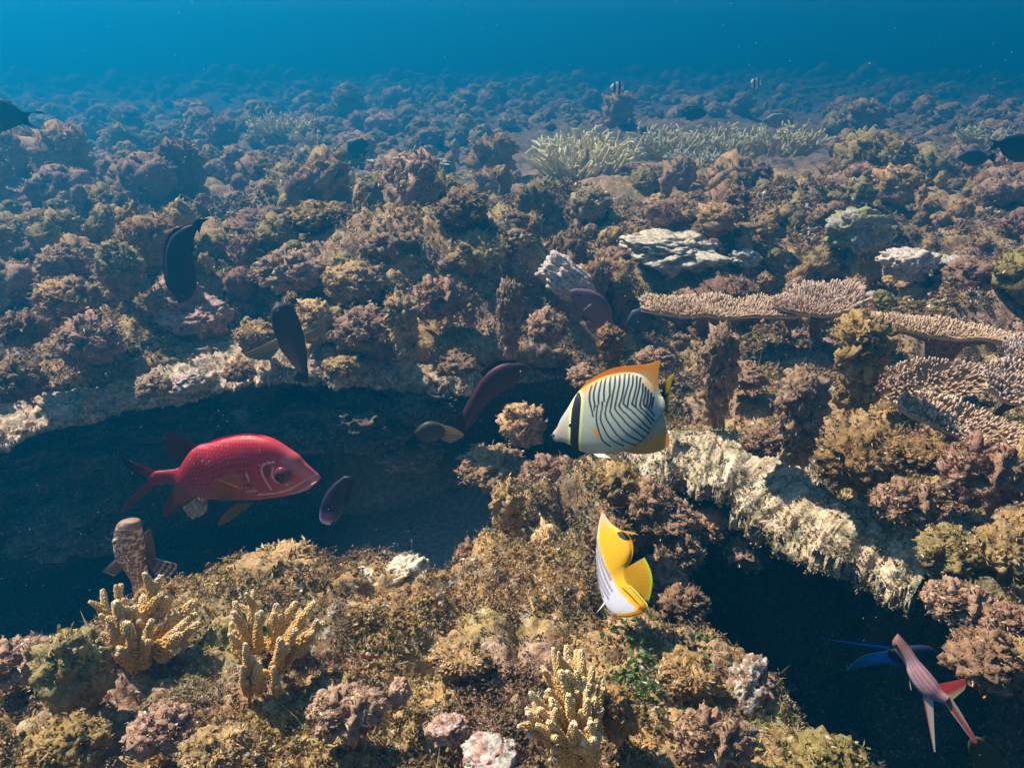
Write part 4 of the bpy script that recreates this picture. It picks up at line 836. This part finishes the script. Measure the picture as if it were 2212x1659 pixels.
# --- red squirrelfish
f = Fish('squirrelfish', 'big red squirrelfish swimming right with a large dark eye over the sandy hollow', 'fish', 1000, 520, 1.7, -14, (350, 1300, 2.765))
def sq(x, y, u, v):
    n = len(x); c = np.tile([.46, .012, .03], (n, 1)); c = lerp(c, np.array([.34, .06, .065]), sst(.15, -.75, v)); c = lerp(c, np.array([.62, .03, .04]), sst(.75, .97, v) * .7)
    c = lerp(c, np.array([.62, .10, .10]), sst(1380, 1650, x) * .75); c = lerp(c, np.array([.55, .22, .22]), sst(1500, 1750, x) * sst(.1, -.6, v) * .8)
    sc = np.abs(np.sin(x * .105 + np.sin(y * .11) * .9)) * np.abs(np.sin(y * .11)); c = c * (1 + 1.1 * (sst(.5, .9, sc) - .3) * sst(1380, 1250, x))[:, None]
    c = lerp(c, np.array([.7, .62, .62]), sst(.992, 1, vn(np.c_[x * .06, y * .09, x * 0], 3) + sc * .25) * .35 * sst(1380, 1250, x))
    c = lerp(c, np.array([.42, .14, .01]), sst(1.1, .5, ((x - 1130) / 110) ** 2 + ((y - 560) / 110) ** 2) * .7)
    c = c * (1 - .5 * sst(900, 350, x))[:, None]  # rear of the body darkened, the ledge's shade painted on
    for q in ([(1480, 400), (1400, 410), (1385, 470), (1420, 560), (1455, 640)], [(1475, 450), (1470, 520), (1510, 570), (1590, 610)], [(1255, 480), (1280, 550)], [(1340, 690), (1480, 680), (1600, 650), (1740, 575), (1810, 545)], [(1250, 640), (1330, 640)]):
        c = lerp(c, np.array([.80, .62, .64]), sst(9, 3, polyd(x, y, resample(q, 14), False)) * .8)
    c = lerp(c, np.array([.16, .01, .02]), sst(1.2, .7, ((x - 1430) / 32) ** 2 + ((y - 470) / 50) ** 2) * .8)
    c = lerp(c, np.array([.06, .005, .01]), sst(1.2, .7, ((x - 1270) / 22) ** 2 + ((y - 592) / 16) ** 2))
    c = lerp(c, np.array([.62, .22, .21]), sst(50, 15, polyd(x, y, [(1560, 400), (1640, 470), (1720, 540), (1790, 580)], False)) * .7)
    return c
f.body([(1838, 575), (1800, 540), (1700, 455), (1640, 392), (1560, 340), (1450, 270), (1350, 230), (1230, 212), (1100, 218), (980, 245), (870, 280), (760, 305), (680, 370), (600, 490), (500, 515), (400, 525), (330, 555)],
       [(1838, 575), (1825, 600), (1760, 645), (1680, 692), (1600, 720), (1500, 738), (1300, 765), (1100, 768), (900, 762), (750, 742), (650, 705), (560, 645), (480, 635), (400, 645), (330, 640)], .42, .055, sq, 230, 90)
fr = lambda c, k=20: (lambda x, y, u, v: np.tile(c, (len(x), 1)) * rays(u, k, .6, 1.15))
f.fin('spiny_dorsal_fin', [(1450, 275), (1230, 220), (980, 252), (870, 285)], [(1440, 262), (1230, 198), (980, 228), (860, 272)], const([.66, .01, .03]), 40, 6, .002)
f.fin('soft_dorsal_fin', [(780, 310), (690, 380), (640, 450)], [(600, 215), (510, 168), (478, 260), (500, 350), (590, 440)], fr([.11, .02, .01]), 30, 14)
f.fin('tail_fin', [(400, 530), (350, 590), (400, 645)], [(80, 390), (150, 500), (290, 600), (290, 640), (160, 760), (85, 900)], lambda x, y, u, v: lerp(np.tile([.22, .012, .02], (len(x), 1)), np.array([.03, .02, .008]), sst(.2, .9, v) * (1 - .8 * sst(.5, .8, u))) * rays(u, 26, .7, 1.1), 60, 24)  # tail fin darkened outward, painted as fading into shade
f.fin('anal_fin', [(570, 655), (640, 700), (760, 745)], [(530, 690), (455, 905), (520, 905), (720, 780)], lambda x, y, u, v: lerp(np.tile([.14, .02, .012], (len(x), 1)), np.array([.34, .12, .01]), sst(.8, .3, v)) * rays(u, 12, .7, 1.1), 30, 16)
f.fin('pelvic_fin', [(1295, 765), (1140, 770)], [(1235, 800), (1130, 885), (1000, 938), (1060, 830)], fr([.28, .15, .02], 10), 30, 14, .0015, .02, .03)
f.fin('pectoral_fin', [(1235, 560), (1235, 620)], [(1080, 460), (1050, 540), (1100, 640), (1180, 650)], fr([.38, .11, .02], 10), 30, 12, .001, .052, .066)
f.ball('eye', 1580, 492, .0190, .036, (.010, .003, .004), 4, .6, ring=(.13, .012, .015))
f.line('jaw', [(1840, 578), (1760, 632), (1680, 668), (1620, 690)], .0035, .018, (.72, .30, .28))

# --- mottled grouper, head up
Zb = (0, 1629, 2.011)
f = Fish('grouper', 'brown grouper with a white honeycomb pattern resting head up behind the left yellow coral', 'fish', 830, 230, 1.55, 0, Zb)
def gr(x, y, u, v):
    w, i = worley2(x / 19, y / 22, 5); n = len(x); w2, _ = worley2(x / 27 + 50, y / 30 + 50, 6)
    c = np.tile([.20, .09, .055], (n, 1)); c = lerp(c, np.array([.36, .20, .13]), sst(.3, .7, vn(np.c_[x * .05, y * .05, x * 0], 2)) * .6 + sst(120, 40, y) * .5)
    c = lerp(c, np.array([.66, .56, .44]), sst(.42, .56, w) * sst(30, 110, y)); c = lerp(c, np.array([.03, .02, .02]), sst(.2, .8, v) * 0)
    return lerp(c, np.array([.6, .5, .4]), sst(.6, .8, vn(np.c_[x * .11, y * .11, x * 0], 7)) * .5)
f.body([(850, 26), (893, 40), (900, 100), (912, 160), (925, 230), (932, 310), (938, 380), (930, 480)], [(850, 26), (790, 32), (745, 60), (727, 150), (738, 250), (790, 335), (830, 400), (850, 480)], .75, .05, gr, 130, 60)
f.fin('pectoral_fin', [(925, 235), (930, 310)], [(1050, 232), (1165, 258), (1110, 340), (1060, 365)], lambda x, y, u, v: lerp(np.tile([.20, .12, .09], (len(x), 1)), np.array([.62, .52, .42]), sst(.35, .65, .5 + .5 * np.sin(v * 34)) * sst(.3, .6, v)) * rays(u, 8, .6, 1.1), 30, 60, .001, .0, .03)
f.fin('pectoral_fin', [(745, 270), (790, 340)], [(680, 320), (760, 350)], fr([.30, .22, .17], 5), 16, 10, .001, 0, .02)
f.ball('eye', 792, 98, .0062, .037, (.02, .015, .01), 3, ring=(.45, .33, .2))
f.line('mouth', [(745, 66), (790, 48), (850, 46), (885, 50)], .0018, .03, (.05, .03, .02))
f.fin('dorsal_fin', [(905, 130), (925, 230), (935, 330)], [(925, 120), (955, 230), (960, 330)], fr([.22, .14, .10], 12), 30, 8, .001, -.01, -.02)

# --- purple parrotfish, nose down
f = Fish('parrotfish', 'dark purple parrotfish with a pale snout pointing down in front of the red fish', 'fish', 1930, 800, 2.0, 0, (350, 1300, 2.765))
f.body([(1862, 985), (1930, 985), (2000, 930), (2038, 830), (2050, 720), (2080, 640), (2110, 580)], [(1862, 985), (1832, 950), (1832, 850), (1870, 740), (1950, 640), (2040, 570)], .6, .06,
    lambda x, y, u, v: lerp(lerp(np.tile([.02, .015, .04], (len(x), 1)), np.array([.26, .10, .36]), sst(830, 900, y) * sst(1990, 1900, x)), np.array([.66, .52, .62]), sst(920, 960, y - (x - 1900) * .3)), 70, 36)
f.fin('dorsal_fin', [(2040, 830), (2060, 700), (2100, 600)], [(2085, 790), (2120, 660), (2160, 560)], fr([.05, .035, .06], 9), 24, 8)
f.ball('eye', 1965, 915, .006, .03, (.01, .01, .02), 2)

# --- tall black surgeonfish
Z1 = (0, 250, 2.011)
f = Fish('surgeonfish', 'tall black fish hanging head down over the reef at the left', 'fish', 1150, 1150, 2.5, 0, Z1)
blk = const([.028, .022, .035], 0, .15)
f.body([(1140, 1432), (1100, 1360), (1062, 1290), (1052, 1180), (1058, 1080), (1092, 1000), (1150, 955), (1225, 925)], [(1140, 1432), (1220, 1390), (1250, 1310), (1242, 1210), (1228, 1120), (1228, 1050), (1240, 1000), (1255, 960)], .35, .05, blk, 80, 36)
f.fin('dorsal_fin', [(1120, 1370), (1075, 1280), (1070, 1100), (1110, 1000)], [(1100, 1370), (1050, 1290), (1042, 1080), (1095, 965), (1170, 935)], blk, 30, 8)
f.fin('tail_fin', [(1215, 930), (1258, 965)], [(1250, 895), (1330, 888), (1290, 920), (1268, 985)], blk, 16, 10)
f.fin('pectoral_fin', [(1225, 1050), (1225, 1090)], [(1250, 1045), (1275, 1080)], blk, 8, 8, .001, .02, .03)
f.ball('eye', 1180, 1370, .006, .022, (.08, .06, .06), 2)

# --- brown fish with yellow side fins
f = Fish('hawkfish', 'dark brown fish pointing up with two spread yellowish side fins over the ledge', 'fish', 628, 725, 2.3, 20)
brn = lambda x, y, u, v: lerp(np.tile([.045, .03, .04], (len(x), 1)), np.array([.22, .13, .11]), sst(.35, -.6, v) * sst(.35, .9, u))
f.body([(603, 652), (630, 660), (650, 700), (663, 760), (664, 806)], [(603, 652), (586, 672), (588, 705), (600, 745), (625, 780), (645, 803)], .55, .045, brn, 70, 36)
f.fin('tail_fin', [(645, 795), (665, 795)], [(632, 822), (668, 828)], const([.05, .04, .05]), 12, 8)
f.fin('pectoral_fin', [(600, 728), (602, 752)], [(562, 737), (527, 755), (545, 766), (580, 768)], fr([.40, .33, .16], 9), 36, 16, .001, .01, .04)
f.fin('pectoral_fin', [(658, 722), (662, 736)], [(690, 711), (707, 714), (700, 728), (680, 734)], fr([.33, .26, .14], 7), 26, 14, .001, -.01, -.02)
f.ball('eye', 600, 670, .007, .018, (.02, .02, .02), 2)

# --- pinkish brown fish
Z2 = (1100, 250, 2.011)
f = Fish('parrotfish', 'plain pinkish brown fish with a red tail slanting down by the pink log', 'fish', 1550, 1450, 2.6, 0, Z2)
pk = lambda x, y, u, v: lerp(lerp(np.tile([.22, .12, .13], (len(x), 1)), np.array([.15, .09, .11]), sst(.2, .9, v)), np.array([.55, .07, .06]), sst(.86, 1, u))
f.body([(1405, 1348), (1460, 1334), (1550, 1345), (1630, 1390), (1676, 1460), (1680, 1530), (1660, 1575)], [(1405, 1348), (1418, 1390), (1450, 1440), (1490, 1500), (1545, 1550), (1590, 1590)], .45, .05, pk, 90, 40)
f.fin('tail_fin', [(1665, 1550), (1590, 1570)], [(1692, 1545), (1680, 1600), (1630, 1625), (1580, 1612)], fr([.60, .07, .06], 7), 20, 12)
f.fin('pectoral_fin', [(1520, 1410), (1500, 1430)], [(1545, 1400), (1490, 1445), (1480, 1460)], const([.09, .06, .08]), 16, 8, .001, .045, .055)
f.fin('pelvic_fin', [(1500, 1500), (1530, 1530)], [(1478, 1505), (1500, 1535)], const([.06, .04, .05]), 8, 6, .001, .01, .01)
f.ball('eye', 1466, 1355, .006, .032, (.01, .01, .01), 2)

# --- red fish in the hollow, coloured dark for the ledge's shade
Z5 = (1100, 1000, 2.011)
f = Fish('soldierfish', 'dim dark red fish under the ledge, its shade painted on, nose to the right', 'fish', 980, 420, 2.35, 0, Z5)
f.body([(1162, 335), (1100, 300), (980, 303), (880, 365), (800, 480), (735, 600)], [(1162, 335), (1150, 362), (1080, 420), (960, 490), (870, 570), (800, 680), (750, 720)], .5, .05, const([.05, .007, .011], 0, .2), 80, 36)
f.fin('dorsal_fin', [(1080, 305), (960, 315), (860, 390)], [(1060, 280), (940, 290), (840, 360)], fr([.045, .007, .01], 14), 30, 8)
f.fin('tail_fin', [(735, 610), (770, 700)], [(660, 640), (690, 720), (740, 780)], fr([.045, .007, .01], 10), 20, 10)
f.ball('eye', 1105, 340, .009, .03, (.01, .01, .01), 2)
# --- tan tailed fish low in the hollow, shade painted into its body colour
f = Fish('cave_fish', 'small dark fish deep in the hollow with shade painted on all but its tan fan tail', 'fish', 600, 720, 2.4, 0, Z5)
f.body([(420, 740), (470, 690), (520, 670), (580, 680), (620, 700)], [(420, 740), (450, 780), (500, 800), (560, 790), (620, 765)], .45, .03, const([.05, .035, .03]), 50, 24)
f.fin('tail_fin', [(590, 690), (590, 780)], [(600, 668), (680, 694), (740, 736), (700, 770), (650, 790)], fr([.62, .42, .18], 9), 40, 16, .001, .0, .02)
f.ball('eye', 450, 725, .004, .012, (.01, .01, .01), 2)

# --- striped pink squirrelfish in the cave mouth
Z7 = (2600, 1950, 3.462)
f = Fish('squirrelfish', 'pinkish striped squirrelfish with forked tail pointing down at the lower right', 'fish', 1100, 650, 1.10, -32, Z7, pitch=18)
def s2(x, y, u, v):
    c = np.tile([.44, .27, .29], (len(x), 1)); st = .5 + .5 * np.sin(v * 15 + 1); c = lerp(c, np.array([.36, .12, .13]), sst(.35, .9, st) * .75); c = lerp(c, np.array([.52, .42, .55]), sst(-.2, -.8, v) * .5)
    return lerp(c, np.array([.20, .09, .08]), sst(.35, .15, u))
f.body([(830, 180), (900, 260), (980, 360), (1060, 480), (1160, 590), (1250, 700), (1320, 800), (1400, 870)], [(830, 180), (770, 270), (800, 370), (900, 500), (950, 640), (1030, 770), (1120, 860), (1210, 905), (1330, 950)], .75, .045, s2, 130, 60)
f.fin('tail_lobe', [(1270, 850), (1400, 850)], [(1640, 1350), (1690, 1390), (1695, 1340)], lambda x, y, u, v: lerp(lerp(np.tile([.42, .10, .10], (len(x), 1)), np.array([.62, .50, .36]), sst(.6, .9, u) * sst(1, .3, v)), np.array([.55, .45, .48]), sst(.3, .1, u)), 20, 40, .0018)
f.fin('tail_lobe', [(1270, 740), (1400, 930)], [(1540, 680), (1600, 690), (1560, 800)], lambda x, y, u, v: lerp(np.tile([.52, .06, .07], (len(x), 1)), np.array([.55, .50, .28]), sst(.5, .95, u)), 20, 24, .0018)
f.fin('anal_spine', [(1100, 840), (1215, 890)], [(1225, 1475), (1242, 1482)], lambda x, y, u, v: lerp(np.tile([.66, .56, .50], (len(x), 1)), np.array([.5, .12, .08]), sst(.4, .0, u)), 10, 40, .0018)
f.fin('pelvic_fin', [(955, 690), (970, 740)], [(965, 790), (985, 810)], const([.55, .45, .3]), 6, 10, .001)
f.ball('eye', 812, 300, .0032, .010, (.01, .01, .01), 2)
# --- blue finned dark fish behind it
f = Fish('surgeonfish', 'dark fish with a bright blue crescent tail behind the striped pink fish in the cave', 'fish', 700, 420, 1.34, 0, Z7)
f.body([(1300, 420), (1180, 330), (1000, 320), (880, 340), (720, 365)], [(1300, 420), (1200, 520), (1040, 545), (900, 530), (720, 430)], .4, .03, const([.012, .02, .05]), 60, 30)
bl = lambda x, y, u, v: np.tile([.02, .16, .50], (len(x), 1)) * (1 - .45 * u)[:, None]
f.fin('tail_lobe', [(830, 370), (860, 540)], [(740, 368), (500, 410), (380, 470), (262, 595), (300, 570), (480, 482), (680, 505)], lambda x, y, u, v: np.tile([.03, .24, .55], (len(x), 1)) * (.5 + .5 * np.sin(np.clip(v, 0, 1) * 3.1))[:, None], 60, 16)
f.fin('tail_lobe', [(740, 330), (740, 350)], [(58, 245), (62, 255)], lambda x, y, u, v: np.tile([.005, .04, .35], (len(x), 1)), 8, 30)
# --- brownish yellow fish cut by the lower right corner
f = Fish('cave_fish', 'blurry dark yellowish fish in the bottom right corner of the cave', 'fish', 1850, 1500, 1.25, 0, Z7)
f.body([(1620, 1330), (1720, 1320), (1860, 1400), (2000, 1560), (2150, 1800)], [(1620, 1330), (1600, 1420), (1640, 1540), (1760, 1680), (1950, 1850)], .4, .03, const([.10, .065, .02], 0, .3), 60, 30)
f.fin('dorsal_fin', [(1740, 1330), (1980, 1530)], [(1790, 1300), (2040, 1500)], const([.09, .06, .02]), 16, 8)

# --- background fish
dk = const([.010, .014, .03])
f = Fish('surgeonfish', 'black fish with crescent tail leaving the picture at the upper left edge', 'fish', 20, 230, 4.0, 0, Z1)
f.body([(-260, 240), (-150, 130), (-20, 120), (60, 150), (140, 207)], [(-260, 240), (-180, 330), (-60, 350), (40, 330), (150, 285)], .35, .05, dk, 60, 30)
f.fin('tail_fin', [(135, 208), (145, 290)], [(290, 225), (245, 205), (190, 225), (185, 270), (230, 310), (305, 332)], dk, 40, 12)
f.fin('dorsal_fin', [(-120, 130), (60, 155)], [(-110, 95), (80, 150)], dk, 20, 6)
Z3 = (2139, 250, 2.011)
f = Fish('surgeonfish', 'dark oval fish leaving the picture at the upper right edge', 'fish', 2150, 430, 4.5, 0, Z3)
f.body([(2010, 400), (2050, 395), (2110, 365), (2220, 350), (2330, 400)], [(2010, 400), (2050, 430), (2090, 495), (2200, 530), (2330, 430)], .35, .05, dk, 60, 30)
f.fin('tail_fin', [(2045, 395), (2055, 435)], [(1985, 385), (2020, 410), (1975, 465)], dk, 20, 8)
f = Fish('surgeonfish', 'dark fish below the oval one near the right edge', 'fish', 1890, 500, 5.5, 0, Z3)
f.body([(1790, 500), (1850, 460), (1930, 455), (2000, 500)], [(1790, 500), (1840, 540), (1930, 550), (2000, 500)], .35, .04, const([.02, .025, .04]), 40, 24)
f.fin('tail_fin', [(1985, 490), (1985, 510)], [(2030, 465), (2030, 540)], dk, 10, 6)
def small_fish(label, cx, cy, w, h, t, colf, flip=1, name='damselfish', yaw=0, grp=None, tilt=0):
    f = Fish(name, label, 'fish', cx, cy, t, yaw, None, grp); ca, sa = math.cos(R(tilt)), math.sin(R(tilt))
    T_ = lambda L: [(cx + flip * (x * ca - y * sa) * w, cy + (x * sa + y * ca) * h) for x, y in L]
    f.body(T_([(.5, .0), (.42, -.14), (.2, -.38), (-.1, -.40), (-.3, -.18), (-.36, -.08)]), T_([(.5, .0), (.42, .14), (.2, .36), (-.1, .38), (-.3, .16), (-.36, .08)]), .4, .03, colf, 50, 24)
    f.fin('tail_fin', T_([(-.34, -.08), (-.34, .08)]), T_([(-.52, -.25), (-.45, 0), (-.52, .25)]), colf, 12, 8)
    f.fin('dorsal_fin', T_([(.2, -.34), (-.28, -.18)]), T_([(.12, -.5), (-.34, -.42)]), colf, 14, 6)
    f.fin('anal_fin', T_([(0, .34), (-.28, .16)]), T_([(-.05, .5), (-.34, .4)]), colf, 12, 6)
    f.ball('eye', cx + flip * .38 * w * ca, cy - .06 * h, .03 * w * t / F, .02 * h * t / F, (.01, .01, .01), 2)
def bars(cx, w, s=1): return lambda x, y, u, v: lerp(np.tile([.75, .8, .85], (len(x), 1)), np.array([.01, .012, .02]), sst(.0, .35, np.sin((x - cx) / w * 19 * s + (y * .02)) ) )
small_fish('tiny black and white banded fish high in the water, the left one of two', 1333, 191, 32, 30, 6, bars(1331, 34), -1, grp='banded damselfish')
small_fish('tiny black and white banded fish high in the water, the right one of two', 1632, 182, 26, 28, 7, bars(1632, 28), -1, grp='banded damselfish', tilt=10)
small_fish('banded fish low among the corals near the right edge', 1938, 348, 36, 36, 6, bars(1936, 40), -1, grp='banded damselfish', tilt=20)
pal = lambda x, y, u, v: lerp(np.tile([.30, .32, .28], (len(x), 1)), np.array([.02, .02, .02]), sst(6, 2, np.abs(x - 1651 + (y - 260) * .25)))
small_fish('pale butterflyfish with a dark eye bar hovering over the staghorn thicket', 1683, 262, 66, 42, 7.5, pal, -1, 'butterflyfish')
small_fish('dark round fish far back above the left reef', 772, 320, 52, 46, 6.5, dk, -1, 'surgeonfish', tilt=-35)
small_fish('dim dark fish hovering above the staghorn thicket', 1500, 246, 56, 34, 9, const([.03, .04, .05]), 1, 'surgeonfish')
small_fish('grey fish seen among the corals below the thicket at the right', 1680, 505, 60, 24, 3.9, const([.10, .12, .12]), -1, 'wrasse')
small_fish('brownish fish beside a white scrap of coral at the upper right', 1695, 513, 50, 22, 3.4, const([.16, .15, .10]), -1, 'wrasse') if False else None
small_fish('dark fish shape standing in for the shaded underside of the longest table coral', 1385, 690, 66, 60, 3.0, const([.05, .06, .08]), -1, 'surgeonfish', tilt=15)  # fish body added where the coral's underside lies in shade

# ------------------------------------------------------------------ drifting specks in the water
r = np.random.default_rng(4); mb = MB(); V0, F0 = ico(1)
for k in range(600):
    t = r.uniform(.5, 2.6); p = at(r.uniform(-40, 2250), r.uniform(0, 1700), t)
    if height([p[0]], [p[1]])[0][0] > p[2] - .02: continue
    mb.add(V0 * r.uniform(.0003, .0007) * t ** .8 * r.uniform(.6, 1.4, 3) + p, F0, np.array([.6, .62, .62]) * r.uniform(.4, 1))
o = link('drifting_specks', mb.mesh('drifting_specks', [M_SNOW])); tag(o, 'tiny pale specks drifting in the water', 'particles', kind='stuff')

# ------------------------------------------------------------------ the water itself: one closed even volume
bm = bmesh.new(); bmesh.ops.create_cube(bm, size=1)
for v in bm.verts: v.co = Vector((v.co.x * 124, v.co.y * 124 + 1.5, -5.5 if v.co.z < 0 else HAZE_TOP))
me = bpy.data.meshes.new('haze'); bm.to_mesh(me); bm.free()
mz = bpy.data.materials.new('haze'); mz.use_nodes = True; N = mz.node_tree.nodes; N.remove(N['Principled BSDF'])
pv = N.new('ShaderNodeVolumePrincipled'); pv.inputs['Density'].default_value = HAZE_DENSITY; pv.inputs['Color'].default_value = (*HAZE_COLOR, 1); pv.inputs['Anisotropy'].default_value = 0.5
mz.node_tree.links.new(pv.outputs[0], N['Material Output'].inputs['Volume']); me.materials.append(mz)
tag(link('haze', me), kind='stuff')
